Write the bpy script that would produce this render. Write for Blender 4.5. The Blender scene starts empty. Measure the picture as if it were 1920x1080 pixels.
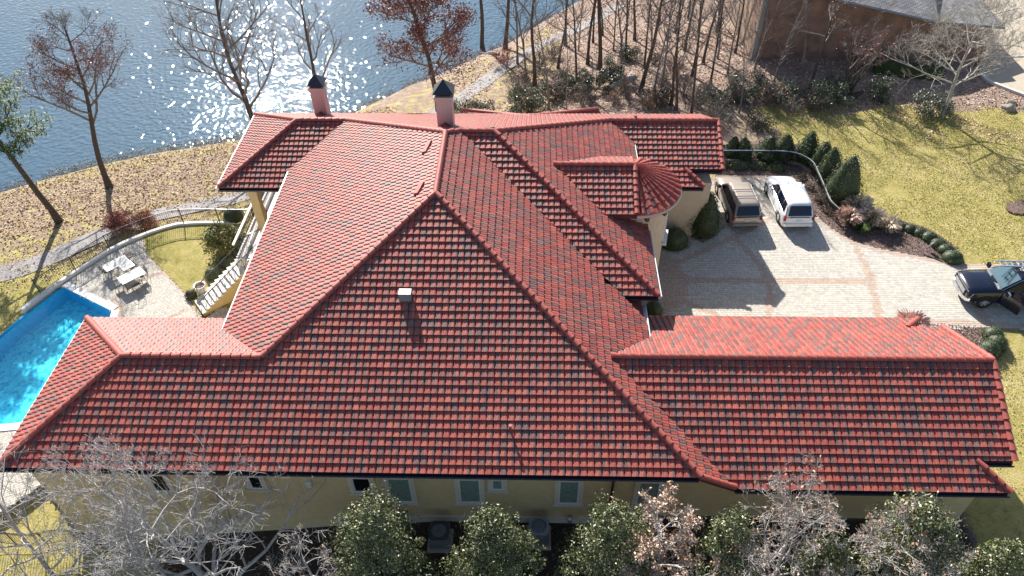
import bpy, bmesh, math, random
import numpy as np
from mathutils import Vector, Matrix, noise
random.seed(7); rng = np.random.default_rng(7)
C = bpy.context.scene.collection
R = math.radians
# ------------------------------------------------------------------ camera, world, sun
CAM = np.array([0, 0, 29.6525]); FL = 1396.68
CR = np.array([0.99965993, 0.0236434, -0.01100019])
CU = np.array([-0.00831812, 0.68891129, 0.72479793])
CF = np.array([-0.02471484, 0.72445995, -0.68887369])
cam = bpy.data.objects.new('camera', bpy.data.cameras.new('camera')); C.objects.link(cam)
cam.matrix_world = Matrix(((CR[0], CU[0], -CF[0], CAM[0]), (CR[1], CU[1], -CF[1], CAM[1]), (CR[2], CU[2], -CF[2], CAM[2]), (0, 0, 0, 1)))
cam.data.sensor_width = 36; cam.data.lens = FL*36/1920; cam.data.clip_end = 2000; cam.data.clip_start = .3
bpy.context.scene.camera = cam
SUN_EL, SUN_AZ = 34.5, -21.5           # azimuth from +Y towards +X
w = bpy.data.worlds.new('World'); bpy.context.scene.world = w; w.use_nodes = True
nt = w.node_tree; sky = nt.nodes.new('ShaderNodeTexSky'); sky.sky_type = 'NISHITA'; sky.sun_disc = False
sky.sun_elevation = R(SUN_EL); sky.sun_rotation = R(SUN_AZ)
bg = nt.nodes['Background']; nt.links.new(sky.outputs[0], bg.inputs[0]); bg.inputs[1].default_value = .075
sl = bpy.data.lights.new('sun', 'SUN'); sl.energy = 4.8; sl.angle = R(.5); sl.color = (1, .95, .88)
so = bpy.data.objects.new('sun', sl); C.objects.link(so)
sdir = Vector((math.sin(R(SUN_AZ))*math.cos(R(SUN_EL)), math.cos(R(SUN_AZ))*math.cos(R(SUN_EL)), math.sin(R(SUN_EL))))
so.rotation_euler = sdir.to_track_quat('Z', 'Y').to_euler(); so.location = sdir*80
vs = bpy.context.scene.view_settings; vs.view_transform = 'Standard'; vs.look = 'None'; vs.exposure = .97; vs.gamma = 1; vs.use_curve_mapping = False

# ------------------------------------------------------------------ surveying helpers: from sight lines to places on the ground
def ray(px, py): return CF + CR*(px-960)/FL - CU*(py-540)/FL
def gz(px, py, z=0.):
    d = ray(px, py); t = (z-CAM[2])/d[2]; return CAM + d*t
def gy(px, py, y):
    d = ray(px, py); return CAM + d*(y/d[1])
LAKE = -6.
SHP = [(0, 360), (100, 331), (200, 305), (300, 285), (450, 262), (560, 240), (660, 214), (770, 160), (808, 146), (860, 122), (905, 100), (945, 85), (998, 53), (1042, 26), (1073, 8), (1120, -22)]
SH = [tuple(gz(x, y, LAKE)[:2]) for x, y in SHP]
SH = [(-110, 14), (-70, 33)] + SH + [(30, 108), (90, 150)]
SHX = np.array([p[0] for p in SH]); SHY = np.array([p[1] for p in SH])
DX = [-60, -3, 0, .5, 1.5, 5, 12, 20, 30, 35, 300]; DZ = [-12, -7.2, -6.05, -5.8, -5.45, -4.7, -3.5, -2.5, -.6, 0, 0]
LX = [-90, -45, -33, -31, -20, -17, -4, 90]; LZ = [-4.2, -3.7, -3.2, -2.9, -2.3, -2.25, -.15, 0]
def terr(x, y, rough=True):
    ys = float(np.interp(x, SHX, SHY)); d = (ys-y)*.85
    z = min(float(np.interp(d, DX, DZ)), float(np.interp(x, LX, LZ)))
    if rough and z < -.3: z += (noise.noise(Vector((x*.25, y*.25, 0)))*.12 + noise.noise(Vector((x*1.1, y*1.1, 3)))*.04)*min(1, -z-.3)
    return z
def gt(px, py):
    z = 0.
    for _ in range(40):
        p = gz(px, py, z); z += (terr(p[0], p[1]) - z)*.6
    return gz(px, py, z)

# ------------------------------------------------------------------ object helpers
def new(name, data=None, parent=None, loc=None, label=None, cat=None, group=None, kind=None):
    o = bpy.data.objects.new(name, data); C.objects.link(o)
    if parent is not None: o.parent = parent
    if loc is not None: o.location = loc
    if label: o['label'] = label
    if cat: o['category'] = cat
    if group: o['group'] = group
    if kind: o['kind'] = kind
    return o
class MB:
    """collects verts and faces (with one colour per face)"""
    def __init__(s): s.v = []; s.f = []; s.c = []; s.m = []
    def add(s, vs_, fs, col=None, mi=0):
        n = len(s.v); s.v.extend(vs_)
        for f in fs: s.f.append(tuple(i+n for i in f)); s.c.append(col); s.m.append(mi)
    def box(s, x0, x1, y0, y1, z0, z1, col=None, mi=0):
        s.add([(x0, y0, z0), (x1, y0, z0), (x1, y1, z0), (x0, y1, z0), (x0, y0, z1), (x1, y0, z1), (x1, y1, z1), (x0, y1, z1)],
              [(0, 3, 2, 1), (4, 5, 6, 7), (0, 1, 5, 4), (1, 2, 6, 5), (2, 3, 7, 6), (3, 0, 4, 7)], col, mi)
    def obox(s, c, ax, ay, hx, hy, z0, z1, col=None):
        ax = np.array(ax[:2], float); ax /= np.hypot(*ax); ay = np.array([-ax[1], ax[0]]); c = np.array(c[:2])
        q = [c+ax*i*hx+ay*j*hy for i, j in ((-1, -1), (1, -1), (1, 1), (-1, 1))]
        s.add([(p[0], p[1], z0) for p in q]+[(p[0], p[1], z1) for p in q], [(0, 3, 2, 1), (4, 5, 6, 7), (0, 1, 5, 4), (1, 2, 6, 5), (2, 3, 7, 6), (3, 0, 4, 7)], col)
    def tube(s, pts, rad, n=6, col=None, cap=True):
        pts = [np.array(p, float) for p in pts]; k0 = len(s.v)
        if not hasattr(rad, '__len__'): rad = [rad]*len(pts)
        ref = np.array([0, 0, 1.]); d0 = pts[-1]-pts[0]
        if abs(d0[2]) > .9*np.linalg.norm(d0): ref = np.array([1., 0, 0])
        for i, p in enumerate(pts):
            d = pts[min(i+1, len(pts)-1)]-pts[max(i-1, 0)]; d /= (np.linalg.norm(d)+1e-9)
            a = np.cross(d, ref); a /= (np.linalg.norm(a)+1e-9); b = np.cross(d, a)
            for k in range(n):
                t = 2*math.pi*k/n; q = p+(a*math.cos(t)+b*math.sin(t))*rad[i]; s.v.append(tuple(q))
        for i in range(len(pts)-1):
            for k in range(n):
                s.f.append((k0+i*n+k, k0+i*n+(k+1) % n, k0+(i+1)*n+(k+1) % n, k0+(i+1)*n+k)); s.c.append(col); s.m.append(0)
        if cap:
            s.f.append(tuple(k0+k for k in range(n))); s.c.append(col); s.m.append(0)
            s.f.append(tuple(k0+(len(pts)-1)*n+k for k in reversed(range(n)))); s.c.append(col); s.m.append(0)
    def lathe(s, prof, c=(0, 0, 0), n=16, col=None, axis='z'):
        k0 = len(s.v)
        for r, h in prof:
            for k in range(n):
                t = 2*math.pi*k/n; x, y = r*math.cos(t), r*math.sin(t)
                s.v.append((c[0]+x, c[1]+y, c[2]+h) if axis == 'z' else (c[0]+x, c[1]+h, c[2]+y))
        for i in range(len(prof)-1):
            for k in range(n):
                s.f.append((k0+i*n+k, k0+i*n+(k+1) % n, k0+(i+1)*n+(k+1) % n, k0+(i+1)*n+k)); s.c.append(col); s.m.append(0)
    def prism(s, poly, z0, z1, col=None):
        n = len(poly)
        s.add([(p[0], p[1], z0) for p in poly]+[(p[0], p[1], z1) for p in poly],
              [tuple(range(n, 2*n)), tuple(reversed(range(n)))]+[(i, (i+1) % n, n+(i+1) % n, n+i) for i in range(n)], col)
    def mesh(s, name, mats, smooth=False, org=(0, 0, 0)):
        me = bpy.data.meshes.new(name)
        v = np.array(s.v, dtype=np.float32)-np.array(org, dtype=np.float32) if len(s.v) else np.zeros((0, 3), np.float32)
        me.from_pydata(v.tolist(), [], s.f)
        if not isinstance(mats, (list, tuple)): mats = [mats]
        for m in mats: me.materials.append(m)
        if len(mats) > 1: me.polygons.foreach_set('material_index', s.m)
        if any(c is not None for c in s.c):
            a = me.attributes.new('tint', 'FLOAT_COLOR', 'FACE')
            buf = np.ones((len(s.f), 4), np.float32)
            for i, c in enumerate(s.c):
                if c is not None: buf[i, :3] = c
            a.data.foreach_set('color', buf.ravel())
        if smooth: me.polygons.foreach_set('use_smooth', [True]*len(me.polygons))
        me.update(); return me
    def build(s, name, mats, parent=None, smooth=False, **kw):
        org = (0, 0, 0)
        if parent is not None:
            org = np.array(parent.location) if parent.parent is None else np.array(parent.location)+np.array(parent.parent.location)
        return new(name, s.mesh(name, mats, smooth, org), parent, **kw)

def thing(name, label, cat, loc=(0, 0, 0), group=None, rz=0):
    o = new(name, None, None, loc, label, cat, group); o.rotation_euler[2] = rz; o.empty_display_size = .3; return o
def dup(root, loc, rz=0., sc=1., label=None, tilt=(0, 0)):
    r = root.copy(); C.objects.link(r); r.location = loc; r.rotation_euler = (tilt[0], tilt[1], rz); r.scale = (sc, sc, sc) if not hasattr(sc, '__len__') else sc
    if label: r['label'] = label
    for ch in list(root.children):
        c = ch.copy(); C.objects.link(c); c.parent = r
        for g in ch.children:
            d = g.copy(); C.objects.link(d); d.parent = c
    return r

# ------------------------------------------------------------------ materials
def mat(name, col=(.5, .5, .5), rough=.7, metal=0., tint=False, n=None, var=.15, col2=None, bump=None, spec=None, coat=0, ns2=None, trans=0.):
    """n: noise scale of the colour variation, col2: second colour mixed in by noise, bump: (scale, strength, distance)"""
    m = bpy.data.materials.new(name); m.use_nodes = True; t = m.node_tree; b = t.nodes['Principled BSDF']
    b.inputs['Roughness'].default_value = rough; b.inputs['Metallic'].default_value = metal
    if spec is not None: b.inputs['Specular IOR Level'].default_value = spec
    if coat: b.inputs['Coat Weight'].default_value = coat; b.inputs['Coat Roughness'].default_value = .05
    if trans: b.inputs['Transmission Weight'].default_value = trans
    tc = t.nodes.new('ShaderNodeTexCoord'); geo = t.nodes.new('ShaderNodeNewGeometry')
    src = None
    if tint:
        at = t.nodes.new('ShaderNodeAttribute'); at.attribute_name = 'tint'; src = at.outputs['Color']
    if n:
        nz = t.nodes.new('ShaderNodeTexNoise'); nz.inputs['Scale'].default_value = n; nz.inputs['Detail'].default_value = 6; nz.inputs['Roughness'].default_value = .65
        t.links.new(geo.outputs['Position'], nz.inputs['Vector'])
        if col2 is not None and not tint:
            mx = t.nodes.new('ShaderNodeMix'); mx.data_type = 'RGBA'; mx.inputs[6].default_value = (*col, 1); mx.inputs[7].default_value = (*col2, 1)
            rp = t.nodes.new('ShaderNodeMapRange'); rp.inputs[1].default_value = .38; rp.inputs[2].default_value = .62
            t.links.new(nz.outputs[0], rp.inputs[0]); t.links.new(rp.outputs[0], mx.inputs[0]); src = mx.outputs[2]
        nz2 = t.nodes.new('ShaderNodeTexNoise'); nz2.inputs['Scale'].default_value = ns2 or n*4.3; nz2.inputs['Detail'].default_value = 4
        t.links.new(geo.outputs['Position'], nz2.inputs['Vector'])
        mr = t.nodes.new('ShaderNodeMapRange'); mr.inputs[1].default_value = .25; mr.inputs[2].default_value = .75
        mr.inputs[3].default_value = 1-var; mr.inputs[4].default_value = 1+var
        t.links.new(nz2.outputs[0], mr.inputs[0])
        mu = t.nodes.new('ShaderNodeVectorMath'); mu.operation = 'SCALE'
        if src is None: mu.inputs[0].default_value = col
        else: t.links.new(src, mu.inputs[0])
        t.links.new(mr.outputs[0], mu.inputs['Scale']); src = mu.outputs[0]
    if src is None: b.inputs['Base Color'].default_value = (*col, 1)
    else: t.links.new(src, b.inputs['Base Color'])
    if bump:
        bn = t.nodes.new('ShaderNodeTexNoise'); bn.inputs['Scale'].default_value = bump[0]; bn.inputs['Detail'].default_value = 5
        t.links.new(geo.outputs['Position'], bn.inputs['Vector'])
        bp = t.nodes.new('ShaderNodeBump'); bp.inputs['Strength'].default_value = bump[1]; bp.inputs['Distance'].default_value = bump[2]
        t.links.new(bn.outputs[0], bp.inputs['Height']); t.links.new(bp.outputs[0], b.inputs['Normal'])
    return m
M = {}
M['tile'] = mat('roof_tile', tint=True, rough=.56, n=.9, var=.2, ns2=7, spec=.45)
M['deck'] = mat('valley_metal', (.13, .035, .035), .6, n=2)
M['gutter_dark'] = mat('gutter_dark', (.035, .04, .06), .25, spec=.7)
M['gutter_sunlit'] = mat('gutter_sunlit', (.72, .72, .72), .35)  # sun glint on the west and east gutters, put into the colour as white
M['soffit'] = mat('soffit', (.55, .5, .42), .8)
M['stucco'] = mat('stucco', (.70, .55, .31), .9, n=.5, var=.08, ns2=3, bump=(30, .2, .01))
M['stucco_pale'] = mat('stucco_pale', (.60, .51, .38), .9, n=.6, var=.08, bump=(30, .2, .01))
M['pink'] = mat('chimney_stucco', (.66, .52, .45), .9, n=2, var=.07)
M['trimstone'] = mat('trim_stone', (.72, .66, .57), .8, n=2, var=.06)
M['white'] = mat('white_paint', (.8, .8, .78), .5)
M['black'] = mat('black_iron', (.02, .02, .022), .45, spec=.6)
M['iron_lit'] = mat('iron_grey', (.05, .05, .055), .28, spec=.9)
M['dark'] = mat('dark_plastic', (.03, .03, .032), .6)
M['slate'] = mat('cap_slate', (.03, .035, .05), .35, spec=.6)
M['glass'] = mat('window_glass', (.24, .33, .30), .12, spec=.8, n=1.5, var=.25)
M['glass_dark'] = mat('window_glass_dark', (.012, .012, .014), .08, spec=.8)
M['downpipe'] = mat('downpipe_brown', (.06, .03, .02), .4)
M['bark'] = mat('bark', (.10, .075, .06), .95, n=3, var=.35, ns2=14, bump=(18, .7, .03))
M['bark_mid'] = mat('bark_mid', (.36, .325, .29), .95, n=3, col2=(.52, .485, .45), var=.3, bump=(18, .6, .02))
M['bark_pale'] = mat('bark_pale', (.34, .32, .30), .95, n=3, col2=(.50, .48, .46), var=.25, bump=(18, .6, .02))
M['bark_grey'] = mat('bark_grey', (.17, .14, .125), .95, n=3, col2=(.26, .235, .22), var=.25, bump=(18, .6, .02))
M['leaf'] = mat('leaf', tint=True, rough=.55, spec=.5)
M['leaf_gloss'] = mat('leaf_gloss', tint=True, rough=.42, spec=.7)
M['litter'] = mat('litter_leaf', tint=True, rough=.8)
M['paver'] = mat('paver', tint=True, rough=.85, n=.8, var=.13, ns2=5)
M['joint'] = mat('paver_joint', (.27, .245, .22), .95)
M['coping'] = mat('coping', (.78, .76, .72), .8, n=2, var=.06)
M['path'] = mat('path_asphalt', (.24, .23, .225), .95, n=1.5, col2=(.33, .31, .30), var=.2)
M['mulch'] = mat('mulch', (.12, .075, .06), .95, n=6, col2=(.22, .15, .13), var=.5, ns2=25, bump=(22, 1, .06))
M['concrete'] = mat('concrete', (.46, .40, .31), .9, n=.7, var=.1)
M['kerb'] = mat('kerb_concrete', (.62, .60, .56), .9, n=2, var=.08)
M['rock'] = mat('rock', (.30, .26, .22), .9, n=3, var=.3, bump=(8, .6, .05))
M['terracotta'] = mat('terracotta', (.30, .11, .06), .8, n=4, var=.2)
M['aluminium'] = mat('aluminium', (.75, .75, .75), .3, metal=.7)
M['chrome'] = mat('chrome', (.8, .8, .8), .12, metal=1)
M['tyre'] = mat('tyre', (.02, .02, .02), .85)
M['car_glass'] = mat('car_glass', (.005, .009, .028), .06, spec=.4)
M['windshield'] = mat('windshield', (.02, .09, .13), .07, spec=1)
M['paint_white'] = mat('paint_white', (.82, .83, .84), .25, coat=.6)
M['paint_tan'] = mat('paint_tan', (.40, .335, .275), .28, metal=.1, coat=.8)
M['paint_navy'] = mat('paint_navy', (.003, .005, .018), .2, coat=.9)
M['tail'] = mat('tail_lamp', (.30, .01, .012), .2, spec=.7)
M['lamp'] = mat('head_lamp', (.55, .55, .58), .12, spec=.8)
M['plastic_grey'] = mat('plastic_grey', (.22, .22, .23), .55)
M['plate'] = mat('number_plate', (.65, .70, .78), .4)
M['ac_grey'] = mat('ac_metal', (.26, .28, .30), .45)
M['ac_dark'] = mat('ac_dark', (.05, .055, .06), .5)
M['straw'] = mat('grass_plume', tint=True, rough=.8)
M['leadgrey'] = mat('flashing', (.30, .31, .32), .45, metal=.2)

def ground_mat():
    m = bpy.data.materials.new('ground'); m.use_nodes = True; t = m.node_tree; b = t.nodes['Principled BSDF']; b.inputs['Roughness'].default_value = .95
    geo = t.nodes.new('ShaderNodeNewGeometry'); at = t.nodes.new('ShaderNodeAttribute'); at.attribute_name = 'zone'
    sp = t.nodes.new('ShaderNodeSeparateColor'); t.links.new(at.outputs['Color'], sp.inputs[0])
    def nz(s, d=6, r=.65):
        x = t.nodes.new('ShaderNodeTexNoise'); x.inputs['Scale'].default_value = s; x.inputs['Detail'].default_value = d; x.inputs['Roughness'].default_value = r
        t.links.new(geo.outputs['Position'], x.inputs['Vector']); return x.outputs[0]
    def ramp(src, stops):
        r = t.nodes.new('ShaderNodeValToRGB'); t.links.new(src, r.inputs[0]); e = r.color_ramp.elements
        while len(e) < len(stops): e.new(.5)
        for k, (p, c) in enumerate(stops): e[k].position = p; e[k].color = (*c, 1)
        return r.outputs[0]
    def mix(f, a, c):
        x = t.nodes.new('ShaderNodeMix'); x.data_type = 'RGBA'; t.links.new(f, x.inputs[0]); t.links.new(a, x.inputs[6]); t.links.new(c, x.inputs[7]); return x.outputs[2]
    big, mid, fine, vf = nz(.22), nz(1.7), nz(9), nz(38, 3)
    ad = t.nodes.new('ShaderNodeMath'); ad.operation = 'ADD'; t.links.new(big, ad.inputs[0]); t.links.new(mid, ad.inputs[1])
    ad2 = t.nodes.new('ShaderNodeMath'); ad2.operation = 'ADD'; t.links.new(ad.outputs[0], ad2.inputs[0]); t.links.new(fine, ad2.inputs[1])
    dv = t.nodes.new('ShaderNodeMath'); dv.operation = 'MULTIPLY'; t.links.new(ad2.outputs[0], dv.inputs[0]); dv.inputs[1].default_value = .3333
    lawn = ramp(dv.outputs[0], [(.36, (.22, .20, .04)), (.46, (.38, .33, .09)), (.53, (.50, .42, .15)), (.63, (.60, .49, .26))])
    leaf = ramp(mid, [(.30, (.22, .13, .10)), (.45, (.36, .25, .20)), (.56, (.48, .36, .29)), (.72, (.56, .46, .39))])
    sp2 = ramp(fine, [(.35, (.10, .06, .045)), (.5, (.32, .23, .17)), (.66, (.52, .43, .35))])
    mh = t.nodes.new('ShaderNodeMix'); mh.data_type = 'RGBA'; mh.inputs[0].default_value = .6; t.links.new(leaf, mh.inputs[6]); t.links.new(sp2, mh.inputs[7])
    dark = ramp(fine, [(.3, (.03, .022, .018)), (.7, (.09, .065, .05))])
    # break the border between lawn and leaves up with noise
    s1 = t.nodes.new('ShaderNodeMath'); s1.operation = 'ADD'; t.links.new(sp.outputs[0], s1.inputs[0])
    nn = t.nodes.new('ShaderNodeMapRange'); nn.inputs[1].default_value = .3; nn.inputs[2].default_value = .7; nn.inputs[3].default_value = -.45; nn.inputs[4].default_value = .45; t.links.new(mid, nn.inputs[0]); t.links.new(nn.outputs[0], s1.inputs[1])
    s2 = t.nodes.new('ShaderNodeMapRange'); s2.inputs[1].default_value = .35; s2.inputs[2].default_value = .65; t.links.new(s1.outputs[0], s2.inputs[0])
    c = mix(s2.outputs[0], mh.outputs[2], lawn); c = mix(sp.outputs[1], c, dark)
    t.links.new(c, b.inputs['Base Color'])
    bp = t.nodes.new('ShaderNodeBump'); bp.inputs['Strength'].default_value = .9; bp.inputs['Distance'].default_value = .08
    am = t.nodes.new('ShaderNodeMath'); am.operation = 'ADD'; t.links.new(fine, am.inputs[0]); t.links.new(vf, am.inputs[1]); t.links.new(am.outputs[0], bp.inputs['Height'])
    t.links.new(bp.outputs[0], b.inputs['Normal']); return m
M['ground'] = ground_mat()
def water_mat(name, base, scales, strength, rough):
    m = bpy.data.materials.new(name); m.use_nodes = True; t = m.node_tree; b = t.nodes['Principled BSDF']
    b.inputs['Base Color'].default_value = (*base, 1); b.inputs['Roughness'].default_value = rough; b.inputs['IOR'].default_value = 1.33
    geo = t.nodes.new('ShaderNodeNewGeometry'); last = None
    for sc, dist in scales:
        x = t.nodes.new('ShaderNodeTexNoise'); x.inputs['Scale'].default_value = sc; x.inputs['Detail'].default_value = .4; t.links.new(geo.outputs['Position'], x.inputs['Vector'])
        bp = t.nodes.new('ShaderNodeBump'); bp.inputs['Strength'].default_value = strength; bp.inputs['Distance'].default_value = dist; t.links.new(x.outputs[0], bp.inputs['Height'])
        if last: t.links.new(last, bp.inputs['Normal'])
        last = bp.outputs[0]
    t.links.new(last, b.inputs['Normal']); return m
M['lake'] = water_mat('lake_water', (.055, .115, .17), [(.3, .03), (2.6, .072)], 1.0, .03)
def pool_mat():
    m = bpy.data.materials.new('pool_water'); m.use_nodes = True; t = m.node_tree; out = t.nodes['Material Output']
    t.nodes.remove(t.nodes['Principled BSDF'])
    tr = t.nodes.new('ShaderNodeBsdfTransparent'); tr.inputs[0].default_value = (.62, .93, 1, 1)
    gl = t.nodes.new('ShaderNodeBsdfGlossy'); gl.inputs['Roughness'].default_value = .04
    fr = t.nodes.new('ShaderNodeFresnel'); fr.inputs[0].default_value = 1.33; mx = t.nodes.new('ShaderNodeMixShader')
    geo = t.nodes.new('ShaderNodeNewGeometry'); x = t.nodes.new('ShaderNodeTexNoise'); x.inputs['Scale'].default_value = 3; t.links.new(geo.outputs['Position'], x.inputs['Vector'])
    bp = t.nodes.new('ShaderNodeBump'); bp.inputs['Distance'].default_value = .04; t.links.new(x.outputs[0], bp.inputs['Height'])
    t.links.new(bp.outputs[0], gl.inputs['Normal']); t.links.new(bp.outputs[0], fr.inputs['Normal'])
    iv = t.nodes.new('ShaderNodeMath'); iv.operation = 'SUBTRACT'; iv.inputs[0].default_value = 1; t.links.new(geo.outputs['Backfacing'], iv.inputs[1]); ml = t.nodes.new('ShaderNodeMath'); ml.operation = 'MULTIPLY'; t.links.new(fr.outputs[0], ml.inputs[0]); t.links.new(iv.outputs[0], ml.inputs[1]); t.links.new(ml.outputs[0], mx.inputs[0]); t.links.new(tr.outputs[0], mx.inputs[1]); t.links.new(gl.outputs[0], mx.inputs[2]); t.links.new(mx.outputs[0], out.inputs[0]); return m
M['pool_water'] = pool_mat()
def poolfloor():
    m = bpy.data.materials.new('pool_plaster_caustics'); m.use_nodes = True; t = m.node_tree; b = t.nodes['Principled BSDF']; b.inputs['Roughness'].default_value = .9
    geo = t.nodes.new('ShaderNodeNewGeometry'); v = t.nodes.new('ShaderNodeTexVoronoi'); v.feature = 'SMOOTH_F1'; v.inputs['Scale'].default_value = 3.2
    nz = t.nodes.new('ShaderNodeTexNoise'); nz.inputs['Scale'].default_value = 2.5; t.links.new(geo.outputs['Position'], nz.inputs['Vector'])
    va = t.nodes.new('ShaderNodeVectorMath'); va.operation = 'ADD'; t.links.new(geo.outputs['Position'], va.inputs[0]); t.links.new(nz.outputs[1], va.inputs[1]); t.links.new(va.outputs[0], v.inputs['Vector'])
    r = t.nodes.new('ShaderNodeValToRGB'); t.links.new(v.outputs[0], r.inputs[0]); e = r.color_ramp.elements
    e[0].position = .15; e[0].color = (.015, .56, .80, 1); e[1].position = .48; e[1].color = (.22, .93, 1, 1)  # bright caustic ripples are painted into the floor colour
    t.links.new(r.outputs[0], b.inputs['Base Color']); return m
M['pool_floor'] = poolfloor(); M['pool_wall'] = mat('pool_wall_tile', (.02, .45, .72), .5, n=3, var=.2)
def brick_mat(name, c1, c2, mo, sc, axis='xz', w_=.5, h=.25, ms=.02):
    m = bpy.data.materials.new(name); m.use_nodes = True; t = m.node_tree; b = t.nodes['Principled BSDF']; b.inputs['Roughness'].default_value = .9
    tc = t.nodes.new('ShaderNodeTexCoord'); mp = t.nodes.new('ShaderNodeMapping'); t.links.new(tc.outputs['Object'], mp.inputs[0])
    if axis == 'xz': mp.inputs['Rotation'].default_value = (R(-90), 0, 0)
    br = t.nodes.new('ShaderNodeTexBrick'); t.links.new(mp.outputs[0], br.inputs[0]); br.inputs['Color1'].default_value = (*c1, 1); br.inputs['Color2'].default_value = (*c2, 1); br.inputs['Mortar'].default_value = (*mo, 1)
    br.inputs['Scale'].default_value = sc; br.inputs['Brick Width'].default_value = w_; br.inputs['Row Height'].default_value = h; br.inputs['Mortar Size'].default_value = ms
    nz = t.nodes.new('ShaderNodeTexNoise'); nz.inputs['Scale'].default_value = 1.3; t.links.new(tc.outputs['Object'], nz.inputs[0])
    mr = t.nodes.new('ShaderNodeMapRange'); mr.inputs[1].default_value = .3; mr.inputs[2].default_value = .7; mr.inputs[3].default_value = .75; mr.inputs[4].default_value = 1.25; t.links.new(nz.outputs[0], mr.inputs[0])
    mu = t.nodes.new('ShaderNodeVectorMath'); mu.operation = 'SCALE'; t.links.new(br.outputs[0], mu.inputs[0]); t.links.new(mr.outputs[0], mu.inputs['Scale']); t.links.new(mu.outputs[0], b.inputs['Base Color'])
    bp = t.nodes.new('ShaderNodeBump'); bp.inputs['Strength'].default_value = .6; bp.inputs['Distance'].default_value = .02; t.links.new(br.outputs[1], bp.inputs['Height']); bp.invert = True; t.links.new(bp.outputs[0], b.inputs['Normal']); return m
M['brick'] = brick_mat('brick', (.30, .14, .09), (.19, .085, .06), (.36, .29, .23), 1, 'xz', .22, .08, .012)
M['shingle'] = brick_mat('shingle', (.30, .30, .31), (.20, .20, .21), (.10, .10, .10), 1, 'xy', .45, .2, .03)

# ------------------------------------------------------------------ terrain and lake
def zone(x, y):
    lawn, dark = 0., 0.
    ys = float(np.interp(x, SHX, SHY)); d = (ys-y)*.85
    if x > 12 and y > 43 and not (y >= 51.5+(x-30)*.05): return (1., 0.) if (x > 17.5 or y < 44) else (.3, 0.)
    if x > 12 and 25 < y < 51.5+ (x-30)*.05: lawn = 1.
    elif x > 12 and y >= 51.5: lawn = .12
    if x > 27 and 53.5 < y < 57: lawn = .6
    if x > 19 and y <= 25: lawn = .85
    if x < -15:
        if d < 15: lawn = .34 + .25*max(0, (d-7)/8)
        else: lawn = .9
        if d < 3: lawn = .5
    elif y > 43: lawn = .1 if x > -6 or d > 16 else .25
    if x > -16 and x < 3 and 3 < d < 24 and y > 44: lawn = .42
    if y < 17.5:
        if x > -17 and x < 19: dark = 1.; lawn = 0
    return lawn, dark
ZP = -2.0
h2 = lambda px, py: tuple(float(k) for k in gz(px, py, ZP)[:2])
pA, pB, pD, pE = h2(118, 537), h2(211, 583), h2(47, 793), h2(-30, 800)
pC = (-24.2, 26.0)
POOL = [pA, h2(56, 584), h2(0, 629), h2(-60, 700), pE, pD, (-24.6, 23.6), pC, pB]
def near_pool(x, y):
    for i in range(len(POOL)):
        a_ = np.array(POOL[i]); d = np.array(POOL[(i+1) % len(POOL)])-a_; p = np.array([x, y])-a_; t_ = min(1, max(0, (p@d)/(d@d)))
        if np.hypot(*(p-d*t_)) < .42: return True
        if x < -34 or x > -23: return False
    c_ = False
    for i in range(len(POOL)):
        (x0, y0), (x1, y1) = POOL[i], POOL[(i+1) % len(POOL)]
        if (y0 > y) != (y1 > y) and x < (x1-x0)*(y-y0)/(y1-y0)+x0: c_ = not c_
    return c_
GX = np.arange(-82, 74, .55); GY = np.arange(3, 130, .55)
vv = []; zc = []
for y in GY:
    for x in GX:
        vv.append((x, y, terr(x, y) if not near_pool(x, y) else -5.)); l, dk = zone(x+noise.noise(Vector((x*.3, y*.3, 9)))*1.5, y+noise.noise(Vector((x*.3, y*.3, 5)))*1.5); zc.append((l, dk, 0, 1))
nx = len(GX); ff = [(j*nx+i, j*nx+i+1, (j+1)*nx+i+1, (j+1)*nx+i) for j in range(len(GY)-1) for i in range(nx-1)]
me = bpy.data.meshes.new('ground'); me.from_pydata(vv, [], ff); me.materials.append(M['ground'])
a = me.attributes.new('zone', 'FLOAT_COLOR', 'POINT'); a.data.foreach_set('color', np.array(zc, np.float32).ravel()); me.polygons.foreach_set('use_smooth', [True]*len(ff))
new('ground', me, kind='structure')
b = MB(); b.add([(-600, -40, -9), (600, -40, -9), (600, 900, -9), (-600, 900, -9)], [(0, 1, 2, 3)]); b.build('lake_bed', M['mulch'], kind='structure')
b = MB(); b.add([(-500, 20, LAKE), (300, 20, LAKE), (300, 800, LAKE), (-500, 800, LAKE)], [(0, 1, 2, 3)]); b.build('lake', M['lake'], kind='structure')

def poly_in(p, poly):
    x, y = p; c = False; n = len(poly)
    for i in range(n):
        x0, y0 = poly[i]; x1, y1 = poly[(i+1) % n]
        if (y0 > y) != (y1 > y) and x < (x1-x0)*(y-y0)/(y1-y0)+x0: c = not c
    return c
def strip(name, pts, width, material, lift=.03, sub=.5, zf=None, **kw):
    """a ribbon that follows the ground"""
    P_ = [np.array(p[:2]) for p in pts]; L = []
    for i in range(len(P_)-1):
        n = max(1, int(np.linalg.norm(P_[i+1]-P_[i])/sub))
        for k in range(n): L.append(P_[i]+(P_[i+1]-P_[i])*k/n)
    L.append(P_[-1]); b = MB(); v = []
    for i, p in enumerate(L):
        d = L[min(i+3, len(L)-1)]-L[max(i-3, 0)]; d /= np.linalg.norm(d); nn = np.array([-d[1], d[0]])
        for k in (-1, -.5, 0, .5, 1):
            q = p+nn*k*width/2; z = max(terr(q[0], q[1], False), terr(q[0], q[1]))+lift if zf is None else zf; v.append((q[0], q[1], z))
    b.add(v, [(i*5+k, i*5+k+1, (i+1)*5+k+1, (i+1)*5+k) for i in range(len(L)-1) for k in range(4)])
    return b.build(name, material, **kw)
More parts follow.
